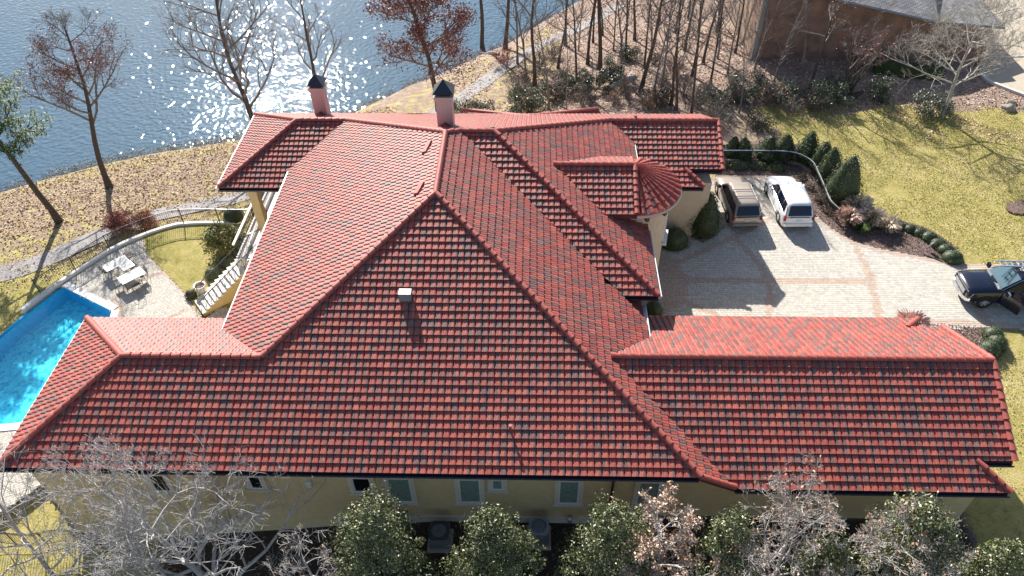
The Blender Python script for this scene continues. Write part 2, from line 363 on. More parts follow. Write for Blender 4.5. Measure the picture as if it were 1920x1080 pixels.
PPX = [(-60, 530), (0, 514), (45, 502), (89, 487), (144, 462), (184, 445), (240, 422), (300, 402), (370, 386), (440, 372), (520, 345), (640, 300), (760, 245), (850, 195), (900, 160), (930, 137), (985, 100), (1026, 79), (1073, 58), (1114, 38), (1160, 10)]
strip('path', [gt(*p) for p in PPX], 1.9, M['path'], kind='structure')

# ------------------------------------------------------------------ pavers
def pavers(name, poly, z, band_paths, circ=None, seed=1, holes=(), wx=.25, wy=.155, ang=0.):
    rr = random.Random(seed); b = MB(); ca, sa = math.cos(ang), math.sin(ang)
    xs = [p[0]*ca+p[1]*sa for p in poly]; ys = [-p[0]*sa+p[1]*ca for p in poly]
    y = min(ys); row = 0
    def band(p):
        for path, wd in band_paths:
            for i in range(len(path)-1):
                a0 = np.array(path[i]); a1 = np.array(path[i+1]); d = a1-a0; t = max(0, min(1, ((p-a0)@d)/(d@d+1e-9)))
                if np.hypot(*(p-a0-d*t)) < wd: return True
        return circ is not None and np.hypot(p[0]-circ[0], p[1]-circ[1]) < circ[2]
    while y < max(ys):
        x = min(xs)-rr.random()*wx; hy = wy*rr.choice((1, 1, .85, 1.1))
        while x < max(xs):
            wd = wx*rr.choice((.7, .9, 1, 1.15))
            cx, cy = x+wd/2, y+hy/2; p = np.array([cx*ca-cy*sa, cx*sa+cy*ca])
            if poly_in(p, poly) and not any(poly_in(p, h) for h in holes):
                g = .011; q = [(x+g, y+g), (x+wd-g, y+g), (x+wd-g, y+hy-g), (x+g, y+hy-g)]; h_ = z+rr.uniform(-.003, .003)
                W = [(u*ca-v*sa, u*sa+v*ca) for u, v in q]
                q0 = [(x+.003, y+.003), (x+wd-.003, y+.003), (x+wd-.003, y+hy-.003), (x+.003, y+hy-.003)]
                W0 = [(u*ca-v*sa, u*sa+v*ca, z-.02) for u, v in q0]
                s_ = rr.uniform(.92, 1.07)
                if band(p): col = (.48*s_, .375*s_, .30*s_)
                else:
                    col = rr.choice(((.54, .505, .44), (.52, .49, .43), (.56, .525, .455), (.49, .46, .41))); col = tuple(k*s_ for k in col)
                b.add([(u, v, h_) for u, v in W]+W0, [(0, 1, 2, 3), (0, 4, 5, 1), (1, 5, 6, 2), (2, 6, 7, 3), (3, 7, 4, 0)], col)
            x += wd
        y += hy; row += 1
    return b
def flat(name, poly, z, material, **kw):
    b = MB(); b.prism([tuple(p[:2]) for p in poly], z-.12, z); return b.build(name, material, **kw)
g2 = lambda px, py, z=0.: tuple(float(k) for k in gz(px, py, z)[:2])
DRV = [(4.0, 24.0), (4.0, 36.), g2(1262, 442), g2(1325, 350), g2(1343, 329), g2(1432, 330), g2(1470, 340), g2(1522, 398), g2(1560, 430), g2(1600, 453), g2(1650, 467), g2(1720, 480), g2(1800, 494), g2(1850, 497), g2(1905, 496), (46, 33.5), (46, 26.6), g2(1920, 618), g2(1850, 613), (21.2, 28.0), (19.5, 24.0)]
flat('driveway', DRV, .012, M['joint'], kind='structure')
drvo = bpy.data.objects['driveway']
def smooth_path(pts, n=6):
    P_ = [np.array(p, float) for p in pts]; out = []
    for i in range(len(P_)-1):
        p0, p1, p2, p3 = P_[max(i-1, 0)], P_[i], P_[i+1], P_[min(i+2, len(P_)-1)]
        for k in range(n):
            t = k/n; out.append(.5*((2*p1)+(-p0+p2)*t+(2*p0-5*p1+4*p2-p3)*t*t+(-p0+3*p1-3*p2+p3)*t**3))
    out.append(P_[-1]); return out
A = [g2(1600, 453), g2(1612, 480), g2(1630, 515), g2(1641, 560), g2(1648, 610)]
Bq = [g2(1376, 445), g2(1410, 480), g2(1432, 510), g2(1444, 545), g2(1440, 600)]
edge = [g2(*p) for p in ((1325, 352), (1343, 333), (1432, 334), (1470, 343), (1524, 402), (1562, 433), (1600, 456), (1650, 470), (1720, 483), (1800, 497), (1850, 500), (1905, 499))]
bands = [(smooth_path(A, 3), .2), (smooth_path(Bq, 3), .19), ([g2(1265, 495), g2(1320, 470), g2(1376, 445), g2(1445, 410)], .2), ([g2(1290, 526), g2(1640, 528)], .19), ([g2(1278, 566), g2(1340, 590), g2(1400, 640)], .2), (edge, .2),
         ([g2(1834, 580), g2(1858, 618)], .3), ([g2(1930, 613), g2(1850, 608), g2(1700, 600)], .18), ([(9.96, 35.6), g2(1340, 350)], .12)]
cc = g2(1185, 525)
b = pavers('paver', DRV, .03, bands, (cc[0], cc[1], abs(g2(1290, 530)[0]-cc[0])), 3); b.build('paver', M['paver'], drvo, kind='stuff')

# ------------------------------------------------------------------ the house: roof geometry
m_ = .499; K = math.sqrt(1+m_*m_)
xr, y2, zr, y1 = -4.286, 27.059, 9.705, 32.099
yl = 20.199; zl = zr-m_*6.86; ys = 16.094; zs = zr-m_*(y2-ys); xl = -17.046; D2 = yl-ys
xw = -14.008; zw_ = zr-m_*(xr-xw); xe = 5.255; yrw, zrw, xre = 20.824, 5.872, 19.238
yQ = 32.782; zE = zr-m_*.683; xQ = xr+.683; xE = -1.889; qe = 7.837
yN = 39.312; xN = xE+6.53; zN = zE-m_*6.53; xP4, yP = -11.083, 38.896; zP = zr-m_*6.797; x3 = -14.07; NEV = 43.5
house = thing('house', 'large cream stucco house under hipped red and brown clay tile roofs', 'house', (-4, 28, 0))
HO = np.array([-4, 28, 0.])
rr = random.Random(11); EXPO = .353; TW = .286; LIFT = .088
PROF = [(0, .0), (.035, .040), (.15, .056), (.40, .060), (.52, .072), (.69, .083), (.87, .077), (.97, .045), (1., 0)]
RED = [(.365, .086, .064), (.34, .075, .058), (.395, .103, .072), (.33, .074, .058), (.36, .093, .072)]
GRY = [(.19, .098, .085), (.17, .088, .08), (.21, .11, .095), (.18, .088, .078)]
def tcols(rr):
    r_, g_ = rr.choice(RED), rr.choice(GRY); k = rr.random(); s_ = rr.uniform(.9, 1.1)
    a_, b_ = (r_, r_) if k < .38 else ((g_, r_) if k < .67 else ((r_, g_) if k < .95 else (g_, g_)))
    return tuple(c*s_ for c in a_), tuple(c*s_ for c in b_)
class Plane:
    def __init__(s, ox, oy, oz, D):
        s.D = np.array(D, float); s.U = np.array([s.D[1], -s.D[0]]); s.o = np.array([ox, oy]); s.oz = oz
        s.u3 = np.array([s.U[0], s.U[1], 0]); s.s3 = np.array([s.D[0], s.D[1], m_])/K; s.n3 = np.cross(s.u3, s.s3)
    def uv(s, p): q = np.array(p[:2])-s.o; return np.array([q@s.U, q@s.D])
    def pt(s, u, v, h=0): p = s.o+s.U*u+s.D*v; return np.array([p[0], p[1], s.oz+m_*v])+s.n3*h
    def z(s, x, y): return s.oz+m_*((x-s.o[0])*s.D[0]+(y-s.o[1])*s.D[1])
S_ = Plane(0, ys, zs, (0, 1)); W_ = Plane(xw, 30, zw_, (1, 0)); E_ = Plane(xe, 30, zr-m_*(xe-xr), (-1, 0))
N_ = Plane(0, NEV, zr-m_*(NEV-y1), (0, -1)); LN = Plane(0, yl+D2, zs, (0, -1)); LW = Plane(xl-D2, 20, zs, (1, 0))
RS = Plane(0, 16.07, zrw-m_*(yrw-16.07), (0, 1)); RN = Plane(0, 25.35, zrw-m_*(25.35-yrw), (0, -1))
ES = Plane(0, yQ-qe, zE-m_*qe, (0, 1)); EE = Plane(xE+qe, 30, zE-m_*qe, (-1, 0))
PS = Plane(0, 34.843, zP-m_*4.053, (0, 1)); PW = Plane(x3-4.053, 38, zP-m_*4.053, (1, 0))
NS = Plane(0, 35.36, zN-m_*(yN-35.36), (0, 1))
yt, xt, zt, rt = 32.05, 5.28, 7.87, 2.5
TS = Plane(0, yt-rt, zt-m_*rt, (0, 1)); TN = Plane(0, yt+rt, zt-m_*rt, (0, -1))
NEe = Plane(0, 36.347, zN-m_*(yN-36.347), (0, 1))
cyP = 34.843
polys = [
 (S_, [[(xl-D2, ys), (-11.146, ys), (-11.146, yl), (xl, yl)], [(-11.146, ys), (6.679, ys), (xr, y2), (-11.146, yl)]]),
 (W_, [[(xr, y1), (xr, y2), (-11.146, yl), (xw, 23.06), (xw, 35.97), (xP4, yP)]]),
 (E_, [[(xr, y1), (xr, y2), (3.395, yrw), (3.395, 25.784), (xQ, yQ)], [(3.395, 25.784), (3.395, yrw), (5.255, 22.684), (5.255, 25.3), (3.879, 25.3)], [(xr, y2), (6.679, ys), (8.125, ys), (3.395, yrw)]]),
 (N_, [[(x3, yP), (xP4, yP), (xP4, NEV), (x3, NEV)], [(xP4, yP), (xr, y1), (xr, NEV), (xP4, NEV)], [(xr, y1), (xQ, yQ), (xE, yQ), (xE, NEV), (xr, NEV)], [(xE, yQ), (xN, yN), (xN, NEV), (xE, NEV)], [(xN, yN), (11.11, yN), (11.11, NEV), (xN, NEV)], [(x3, yP), (x3, NEV), (x3-4.2, NEV)]]),
 (LN, [[(xl, yl), (-14.2, yl), (-14.2, yl+D2), (xl-D2, yl+D2)], [(-14.2, yl), (-11.146, yl), (-14.2, 23.253)]]),
 (LW, [[(xl, yl), (xl-D2, yl+D2), (xl-D2, ys)]]),
 (RS, [[(3.395, yrw), (8.149, 16.07), (17.77, 16.07), (17.77, yrw)], [(17.77, 17.13), (xre, 17.13), (xre, yrw), (17.77, yrw)], [(17.77, 16.07), (18.83, 16.07), (17.77, 17.13)]]),
 (RN, [[(3.395, yrw), (5.3, yrw), (5.3, 22.73)], [(5.3, yrw), (17.62, yrw), (17.62, 25.35), (5.3, 25.35)], [(17.62, yrw), (17.62, 24.37), (xre, 24.37), (xre, yrw)], [(17.62, 25.35), (18.6, 25.35), (17.62, 24.37)]]),
 (ES, [[(xQ, yQ), (xE, yQ), (xE+qe, yQ-qe), (xQ+qe, yQ-qe)]]),
 (EE, [[(xE, yQ), (xN, yN), (5.948, 38.005), (5.948, yQ-qe)]]),
 (PS, [[(x3, yP), (-13.7, yP), (-13.7, cyP), (x3-4.053, cyP)], [(-13.7, yP), (xP4, yP), (-13.7, 36.28)]]),
 (PW, [[(x3, yP), (x3-4.053, yP+4.053), (x3-4.053, cyP)]]),
 (NS, [[(xN, yN), (5.948, yN), (5.948, 38.005)], [(5.948, yN), (11.11, yN), (11.11, 36.347), (5.948, 36.347)], [(5.5, 35.36), (9.957, 35.36), (8.97, 36.347), (5.5, 36.347)]]),
 (TS, [[(1.11, yt), (xt, yt), (xt, yt-rt), (3.61, yt-rt)]]),
 (TN, [[(1.11, yt), (xt, yt), (xt, yt+rt), (3.61, yt+rt)]]),
]
# deck under the tiles (this mesh is the part "roof")
deck = MB()
for pl, cps in polys:
    for cp in cps:
        top = [pl.pt(*pl.uv(p), -.035) for p in cp]; bot = [t_-np.array([0, 0, .2]) for t_ in top]; n = len(cp)
        deck.add([tuple(t_) for t_ in top+bot], [tuple(range(n)), tuple(reversed(range(n, 2*n)))]+[(i, n+i, n+(i+1) % n, (i+1) % n) for i in range(n)])
nseg = 18
ring = [(xt+rt*math.cos(R(-90+180*k/nseg)), yt+rt*math.sin(R(-90+180*k/nseg)), zt-m_*rt-.035) for k in range(nseg+1)]
deck.add([(xt, yt, zt-.035)]+ring+[(p[0], p[1], p[2]-.2) for p in ring]+[(xt, yt, zt-m_*rt-.235)], [(0, 1+k, 2+k) for k in range(nseg)]+[(1+k, nseg+2+k, nseg+3+k, 2+k) for k in range(nseg)]+[(2*nseg+3, nseg+3+k, nseg+2+k) for k in range(nseg)])
roof = deck.build('roof', M['deck'], house)
def tile_geo(u, v0, pl, cA, cB, b):
    base = pl.pt(u, v0, rr.uniform(-.006, .006))+pl.u3*rr.uniform(-.005, .005); vs_ = []; e = EXPO+.02
    for t_, h in PROF:
        p = base+pl.u3*(t_*TW); vs_.append(tuple(p+pl.n3*(h*.72+LIFT))); vs_.append(tuple(p+pl.s3*e+pl.n3*(h+.0)))
    for t_, h in PROF: vs_.append(tuple(base+pl.u3*(t_*TW)+pl.n3*(h*.55-.012)))
    n = len(PROF)
    for i in range(n-1):
        c_ = cA if i < 4 else cB
        b.add([vs_[2*i], vs_[2*i+2], vs_[2*i+3], vs_[2*i+1]], [(0, 1, 2, 3)], c_)
        b.add([vs_[2*n+i], vs_[2*n+i+1], vs_[2*i+2], vs_[2*i]], [(0, 1, 2, 3)], c_)
rr = random.Random(11); full = []; rest = MB(); nut = 0
def inside_cv(p, poly, eps=1e-6):
    s0 = None
    for i in range(len(poly)):
        a_ = poly[i]; b_ = poly[(i+1) % len(poly)]; c_ = (b_[0]-a_[0])*(p[1]-a_[1])-(b_[1]-a_[1])*(p[0]-a_[0])
        if abs(c_) < eps: continue
        if s0 is None: s0 = c_ > 0
        elif (c_ > 0) != s0: return False
    return True
EV = EXPO/K
cutlist = []
for pi, (pl, cps) in enumerate(polys):
    colmap = {}
    for cp in cps:
        uvp = [tuple(pl.uv(p)) for p in cp]; us = [p[0] for p in uvp]; vs2 = [p[1] for p in uvp]; cut = []
        for iv in range(int(math.floor(min(vs2)/EV))-1, int(max(vs2)/EV)+1):
            for iu in range(int(math.floor(min(us)/TW))-1, int(max(us)/TW)+2):
                u, v = iu*TW, iv*EV
                i_ = .02; cs = [(u+i_, v+i_), (u+TW-i_, v+i_), (u+TW-i_, v+EV-i_), (u+i_, v+EV-i_), (u+TW/2, v+EV/2)]
                k = sum(inside_cv(c_, uvp) for c_ in cs)
                if k == 0: 
                    continue
                if (iu, iv) not in colmap: colmap[(iu, iv)] = tcols(rr)
                cA, cB = colmap[(iu, iv)]
                if k == 5: full.append((pl, u, v, cA, cB))
                else: cut.append((u, v, cA, cB))
        cb = MB()
        for u, v, cA, cB in cut: tile_geo(u, v, pl, cA, cB, cb)
        bm = bmesh.new(); tl = bm.faces.layers.float_color.new('tint')
        bv = [bm.verts.new(p) for p in cb.v]
        for f_, c_ in zip(cb.f, cb.c):
            fc = bm.faces.new([bv[i] for i in f_]); fc[tl] = (*c_, 1)
        cen = np.mean([np.array(p[:2]) for p in cp], axis=0)
        for i in range(len(cp)):
            a_ = np.array(cp[i][:2]); b_ = np.array(cp[(i+1) % len(cp)][:2]); d = b_-a_; nn = np.array([-d[1], d[0]])/np.hypot(*d)
            if (cen-a_)@nn > 0: nn = -nn
            if abs(pl.uv(a_)[1]) < .02 and abs(pl.uv(b_)[1]) < .02: continue
            bmesh.ops.bisect_plane(bm, geom=bm.verts[:]+bm.edges[:]+bm.faces[:], plane_co=(a_[0], a_[1], 0), plane_no=(nn[0], nn[1], 0), clear_outer=True)
        bm.verts.ensure_lookup_table(); bm.verts.index_update()
        off = len(rest.v); rest.v.extend([tuple(v_.co) for v_ in bm.verts])
        for fc in bm.faces: rest.f.append(tuple(v_.index+off for v_ in fc.verts)); rest.c.append(tuple(fc[tl])[:3]); rest.m.append(0)
        bm.free()
full.sort(key=lambda t_: np.linalg.norm(t_[0].pt(t_[1], t_[2])-CAM))
NEAR = [t_ for t_ in full[:420] if t_[0] in (S_, RS)][:290]; nid = set(id(t_) for t_ in NEAR)
variants = []
for k in range(9):
    b = MB(); cA, cB = tcols(rr) if k > 2 else (RED[k], RED[k]); tile_geo(0, 0, S_, cA, cB, b)
    variants.append(b.mesh('roof_tile', M['tile'], org=S_.pt(0, 0)))
for t_ in NEAR:
    p = t_[0].pt(t_[1], t_[2]); new('roof_tile', rr.choice(variants), roof, loc=tuple(p-HO))
for t_ in full:
    if id(t_) not in nid: tile_geo(t_[1], t_[2], t_[0], t_[3], t_[4], rest)
# turret cone: tapered tiles in rings
nr = 16; rings = 7; PT = [(0, 0), (.18, .0), (.34, .008), (.42, .05), (.52, .088), (.66, .10), (.80, .088), (.92, .05), (1., 0)]
for k in range(nr):
    a0, a1 = R(-90+180*k/nr), R(-90+180*(k+1)/nr)
    for j in range(rings):
        r0 = rt+.02-j*rt/rings; r1 = max(.03, r0-rt/rings-.02); cB, cA = rr.choice(RED), rr.choice(GRY+RED+RED); vs_ = []
        for t_, h in PT:
            an = a0+(a1-a0)*t_; f0 = 1.5*min(1, .4+.6*r0/rt); f1 = 1.5*min(1, .4+.6*r1/rt)
            vs_.append((xt+r0*math.cos(an), yt+r0*math.sin(an), zt-m_*r0+(h*f0+LIFT*.35))); vs_.append((xt+r1*math.cos(an), yt+r1*math.sin(an), zt-m_*r1+h*f1))
            vs_.append((xt+r0*math.cos(an), yt+r0*math.sin(an), zt-m_*r0-.01))
        for i in range(len(PT)-1):
            c_ = cA if i < 3 else cB
            rest.add([vs_[3*i], vs_[3*i+3], vs_[3*i+4], vs_[3*i+1]], [(0, 1, 2, 3)], c_); rest.add([vs_[3*i+2], vs_[3*i+5], vs_[3*i+3], vs_[3*i]], [(0, 1, 2, 3)], c_)
rest.build('roof_tile', M['tile'], roof, kind='stuff')
# ridge and hip caps
def capmesh():
    b = MB(); vs_ = []; n = 7
    for s0, r0, lift in ((0, .14, .035), (.46, .115, .0)):
        for k in range(n+1):
            t_ = math.pi*k/n; vs_.append((s0, r0*math.cos(t_)*1.05, r0*math.sin(t_)*1.0+lift-.02))
    c_ = (.37, .09, .07)
    b.add(vs_, [(k, k+1, n+2+k, n+1+k) for k in range(n)]+[tuple(range(n, -1, -1))], c_); return b.mesh('ridge_cap', M['tile'], smooth=False)
cm = capmesh(); caps = []
def zof(p, pl): return pl.z(p[0], p[1])
def capline(a_, b_):
    a_ = np.array(a_, float); b_ = np.array(b_, float)
    if a_[2] > b_[2]: a_, b_ = b_, a_
    d = b_-a_; L = np.linalg.norm(d); n = max(1, int(round(L/.41))); d /= L
    for k in range(n): caps.append((a_+d*(k*L/n)+np.array([0, 0, .10]), d))
P3 = (x3, yP, zP); P4 = (xP4, yP, zP); R1 = (xr, y1, zr); R2 = (xr, y2, zr); Qp = (xQ, yQ, zE); E1 = (xE, yQ, zE); N1 = (xN, yN, zN)
SE = (6.679, ys, zs)
for a_, b_ in ((R1, R2), (R2, SE), (R2, (-11.146, yl, zl)), ((-11.146, yl, zl), (xl, yl, zl)), ((xl, yl, zl), (xl-D2, ys, zs)), ((xl, yl, zl), (xl-D2, yl+D2, zs)),
               (R1, P4), (P4, P3), (P3, (x3-4.053, yP+4.053, zP-m_*4.053)), (P3, (x3-4.053, cyP, zP-m_*4.053)), (R1, Qp), (Qp, E1), (E1, N1), (E1, (xE+qe, yQ-qe, zE-m_*qe)),
               (N1, (11.11, yN, zN)), ((3.395, yrw, zrw), (xre, yrw, zrw)), ((17.77, 17.13, RS.z(0, 17.13)), (18.83, 16.07, RS.z(0, 16.07))), ((17.62, 24.37, RN.z(0, 24.37)), (18.6, 25.35, RN.z(0, 25.35))),
               ((xre, yrw, zrw), (xre, 17.13, RS.z(0, 17.13))), ((xre, yrw, zrw), (xre, 24.37, RN.z(0, 24.37))), ((11.11, yN, zN), (11.11, 36.347, NEe.z(0, 36.347))), ((8.97, 36.347, NS.z(0, 36.347)), (9.957, 35.36, NS.z(0, 35.36))),
               ((1.11, yt, zt), (xt, yt, zt)), ((8.125, ys, E_.z(8.125, ys)), SE), ((xt, yt, zt), (xt, yt-rt, zt-m_*rt))):
    capline(a_, b_)
caps.sort(key=lambda c_: np.linalg.norm(c_[0]-CAM)); far = MB()
for i, (p, d) in enumerate(caps):
    rot = Vector(d).to_track_quat('X', 'Z')
    if i < 295:
        o = new('ridge_cap', cm, roof, loc=tuple(p-HO)); o.rotation_euler = rot.to_euler()
    else:
        q = rot.to_matrix(); far.add([tuple(np.array(q @ v_.co)+p) for v_ in cm.vertices], [tuple(f_.vertices) for f_ in cm.polygons], (.37, .095, .075))
if far.v: far.build('ridge_cap', M['tile'], roof, kind='stuff')
# gutters
def gutter(a_, b_, z, material, out, name='gutter'):
    a_ = np.array(a_, float); b_ = np.array(b_, float); o_ = np.array(out, float); b = MB()
    lp = .02 if material == M['gutter_sunlit'] else -.035
    pr = [(0, -.04), (.0, -.16), (.12, -.16), (.17, -.06), (.17, lp), (.12, lp), (.115, -.06), (.08, -.13), (.02, -.13), (.02, -.02)]
    v = []
    for e in (a_, b_):
        for h, dz in pr: v.append((e[0]+o_[0]*h, e[1]+o_[1]*h, z+dz))
    n = len(pr); b.add(v, [(i, (i+1) % n, n+(i+1) % n, n+i) for i in range(n)]+[tuple(range(n)), tuple(reversed(range(n, 2*n)))]); return b.build(name, material, house)
gd, g_sun = M['gutter_dark'], M['gutter_sunlit']
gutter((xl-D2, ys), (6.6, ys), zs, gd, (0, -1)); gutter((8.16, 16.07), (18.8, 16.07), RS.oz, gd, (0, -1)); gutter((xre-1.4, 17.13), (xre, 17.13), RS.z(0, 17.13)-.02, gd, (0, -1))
gutter((xw, 23.1), (xw, 35.9), zw_, g_sun, (-1, 0)); gutter((xl-D2, ys), (xl-D2, yl+D2), zs, g_sun, (-1, 0)); gutter((xl-D2, yl+D2), (-14.0, yl+D2), zs, gd, (0, 1))
gutter((x3-4.053, cyP), (x3-4.053, 42.9), zP-m_*4.053, g_sun, (-1, 0)); gutter((x3-4.053, cyP), (-13.7, cyP), PS.oz, gd, (0, -1))
gutter((xe, 22.7), (xe, 24.9), E_.oz, g_sun, (1, 0)); gutter((xE+qe, yQ-qe), (xE+qe, 29.8), EE.oz, g_sun, (1, 0)); gutter((5.948, 34.6), (5.948, 37.9), EE.oz, g_sun, (1, 0)); gutter((xQ+qe, yQ-qe), (xE+qe, yQ-qe), ES.oz, gd, (0, -1))
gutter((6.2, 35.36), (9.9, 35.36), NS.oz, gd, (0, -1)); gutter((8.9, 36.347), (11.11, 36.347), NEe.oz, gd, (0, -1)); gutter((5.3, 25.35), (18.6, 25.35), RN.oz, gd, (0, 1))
# walls
def wall(x0, x1, y0, y1_, z0, z1, mt='stucco'):
    b = MB(); b.box(x0, x1, y0, y1_, z0, z1); return b.build('wall', M[mt], house)
wall(-20.6, -13.2, 16.6, 23.7, -3, 4.0); wall(-13.2, 4.6, 16.602, 42.6, -3, 4.05); wall(4.6, 18.6, 16.95, 24.6, -.5, 3.35); wall(4.6, 5.35, 25.5, 38.0, -.5, 5.1, 'stucco_pale')
wall(5.35, 10.55, 36.0, 42.5, -.5, 4.0, 'stucco_pale')
b = MB(); n = 20; pts = [(xt+2.0*math.cos(R(-95+190*k/n)), yt+2.0*math.sin(R(-95+190*k/n))) for k in range(n+1)]+[(3, yt+2.0), (3, yt-2.0)]
b.prism(pts, -.5, 6.5); b.build('wall', M['stucco_pale'], house)
b = MB(); n = 20
pts = [(xt+(rt-.02)*math.cos(R(-90+180*k/n)), yt+(rt-.02)*math.sin(R(-90+180*k/n))) for k in range(n+1)]
b.tube([(p[0], p[1], zt-m_*rt-.11) for p in pts], .10, 6); b.build('cornice', M['soffit'], house, smooth=True)
for an in (-75, -48, -20, 8):
    b = MB(); c_, s_ = math.cos(R(an)), math.sin(R(an)); b.obox((xt+2.18*c_, yt+2.18*s_), (c_, s_), 0, .2, .09, 6.05, 6.38); b.build('bracket', M['downpipe'], house)
# front windows
def window(px0, px1, zb, zt_, yw_, mt='glass', nm='window', fr=.09):
    x0 = gy(px0, 930, yw_)[0]; x1 = gy(px1, 930, yw_)[0]
    b = MB(); t_ = .17
    for bx in ((x0-t_, x0, zb-.02, zt_), (x1, x1+t_, zb-.02, zt_), (x0-t_, x1+t_, zt_, zt_+t_)): b.box(bx[0], bx[1], yw_-.07, yw_+.05, bx[2], bx[3])
    o = b.build(nm, M['trimstone'], house)
    b = MB(); b.box(x0-t_-.06, x1+t_+.06, yw_-.12, yw_+.04, zb-.14, zb-.02); b.build('sill', M['trimstone'], o)
    b = MB(); e = .06
    for bx in ((x0, x0+e, zb, zt_), (x1-e, x1, zb, zt_), (x0+e, x1-e, zb-.02, zb+e), (x0+e, x1-e, zt_-e, zt_-.002)): b.box(bx[0], bx[1], yw_-.045, yw_+.05, bx[2], bx[3])
    b.build('frame', M['white'], o)
    b = MB(); b.box(x0+e, x1-e, yw_-.02, yw_+.02, zb+e, zt_-e); b.build('pane', M[mt], o)
yw0 = 16.6
for px0, px1, pyb, mt in ((668, 702, 921, 'glass_dark'), (732, 774, 940, 'glass'), (862, 902, 941, 'glass'), (923, 944, 917, 'glass'), (1047, 1085, 943, 'glass'), (1194, 1234, 945, 'glass'), (480, 503, 915, 'glass_dark'), (300, 330, 920, 'glass_dark')):
    window(px0, px1, gy((px0+px1)/2, pyb, yw0)[2], 3.1, yw0, mt)
def box_part(name, x0, x1, y0, y1_, z0, z1, mt, parent=house, **kw):
    b = MB(); b.box(x0, x1, y0, y1_, z0, z1); return b.build(name, M[mt], parent, **kw)
p = gy(580, 905, yw0); box_part('meter_box', p[0]-.11, p[0]+.11, 16.48, 16.598, p[2]-.2, p[2]+.2, 'white')
for px in (1145,):
    x = gy(px, 930, yw0)[0]; b = MB(); b.tube([(x, 16.5, -.3), (x, 16.5, 3.8), (x, 16.2, 4.05)], .05, 6); b.build('downpipe', M['downpipe'], house)
b = MB(); b.tube([(5.55, 35.85, 0), (5.55, 35.85, 3.8), (5.9, 35.6, 4.0)], .06, 6); b.build('downpipe', M['downpipe'], house)
b = MB(); b.tube([(6.9, 35.9, 0), (6.9, 35.9, 3.8), (6.9, 35.5, 4.0)], .06, 6); b.build('downpipe', M['downpipe'], house)
b = MB(); zbase = -.35; b.box(-8.5, 4.6, 16.5, 16.6, -1, .22); b.build('plinth', M['trimstone'], house)
# turret window, facing the drive
b = MB(); an = R(-12); c_, s_ = math.cos(an), math.sin(an); o = None
def tw2(name, r0, r1, hw, z0, z1, mt, par=None):
    b = MB(); b.obox((xt+(r0+r1)/2*c_, yt+(r0+r1)/2*s_), (c_, s_), 0, (r1-r0)/2, hw, z0, z1); return b.build(name, M[mt], par or house)
wn = tw2('window', 1.9, 2.06, .52, 3.6, 5.6, 'white'); tw2('pane', 1.92, 2.08, .40, 3.75, 5.45, 'glass_dark', wn); tw2('sill', 1.9, 2.22, .62, 3.42, 3.58, 'white', wn)
# chimneys
def chimney(cx, cy, w2, zb, h):
    b = MB(); b.box(cx-w2, cx+w2, cy-w2, cy+w2, zb-1.2, zb+h); o = b.build('chimney', M['pink'], house)
    b = MB(); b.box(cx-w2-.06, cx+w2+.06, cy-w2-.06, cy+w2+.06, zb+h-.22, zb+h-.06); b.box(cx-w2-.10, cx+w2+.10, cy-w2-.10, cy+w2+.10, zb+h-.06, zb+h+.03); b.build('chimney_crown', M['pink'], o)
    b = MB(); b.box(cx-w2+.05, cx+w2-.05, cy-w2+.05, cy+w2-.05, zb+h+.03, zb+h+.22); b.build('flue', M['downpipe'], o)
    e = w2+.13; z0 = zb+h+.2; b = MB(); b.add([(cx-e, cy-e, z0), (cx+e, cy-e, z0), (cx+e, cy+e, z0), (cx-e, cy+e, z0), (cx, cy, z0+.62)], [(3, 2, 1, 0), (0, 1, 4), (1, 2, 4), (2, 3, 4), (3, 0, 4)]); b.build('chimney_cap', M['slate'], o)
    # cricket: small tiled saddle in front of the shaft
    zf = N_.z(cx, cy-w2); b = MB(); b.add([(cx-w2-.05, cy-w2, zf), (cx+w2+.05, cy-w2, zf), (cx, cy-w2, zf+.4), (cx, cy-w2-.8, zf+.40)], [(0, 3, 2), (3, 1, 2), (0, 1, 3), (0, 2, 1)], (.2, .05, .045)); b.build('cricket', M['tile'], o)
chimney(-4.6, 35.1, .42, N_.z(0, 34.7), 1.85); chimney(-13.55, 42.5, .40, N_.z(0, 42.1), 2.0)
# roof vents and pipes
def hood(p, wdt, ln, hh):
    pl = W_; b = MB(); c0 = pl.pt(*pl.uv(p), 0); v = []
    for s_, h0 in ((0, hh), (ln, .06)):
        for k in range(7):
            t_ = math.pi*k/6; v.append(tuple(c0+pl.s3*s_+pl.u3*(wdt*math.cos(t_))+pl.n3*(.05+max(.04, h0)*math.sin(t_))))
    b.add(v, [(k, k+1, 8+k, 7+k) for k in range(6)]+[tuple(range(6, -1, -1))], (.40, .13, .10)); b.build('roof_vent', M['tile'], roof)
def boxvent(p0, p1, wd):
    pl = W_; b = MB(); c0 = pl.pt(*pl.uv(p0), 0); c1 = pl.pt(*pl.uv(p1), 0); d = c1-c0; d /= np.linalg.norm(d); s_ = np.cross(d, pl.n3); v = []
    for c_ in (c0, c1):
        for a_, h in ((-wd, .03), (-wd*.8, .2), (wd*.8, .2), (wd, .03)): v.append(tuple(c_+s_*a_+pl.n3*h))
    b.add(v, [(0, 1, 5, 4), (1, 2, 6, 5), (2, 3, 7, 6), (3, 2, 1, 0), (4, 5, 6, 7)], (.42, .13, .105)); b.build('roof_vent', M['tile'], roof)
boxvent((-5.2, 30.9, 0), (-5.0, 31.75, 0), .16); boxvent((-5.2, 27.5, 0), (-5.0, 28.2, 0), .16)
zv = S_.z(0, 22.4); box_part('exhaust_vent', -5.56, -5.04, 22.4, 22.75, zv-.1, zv+.55, 'leadgrey', roof)
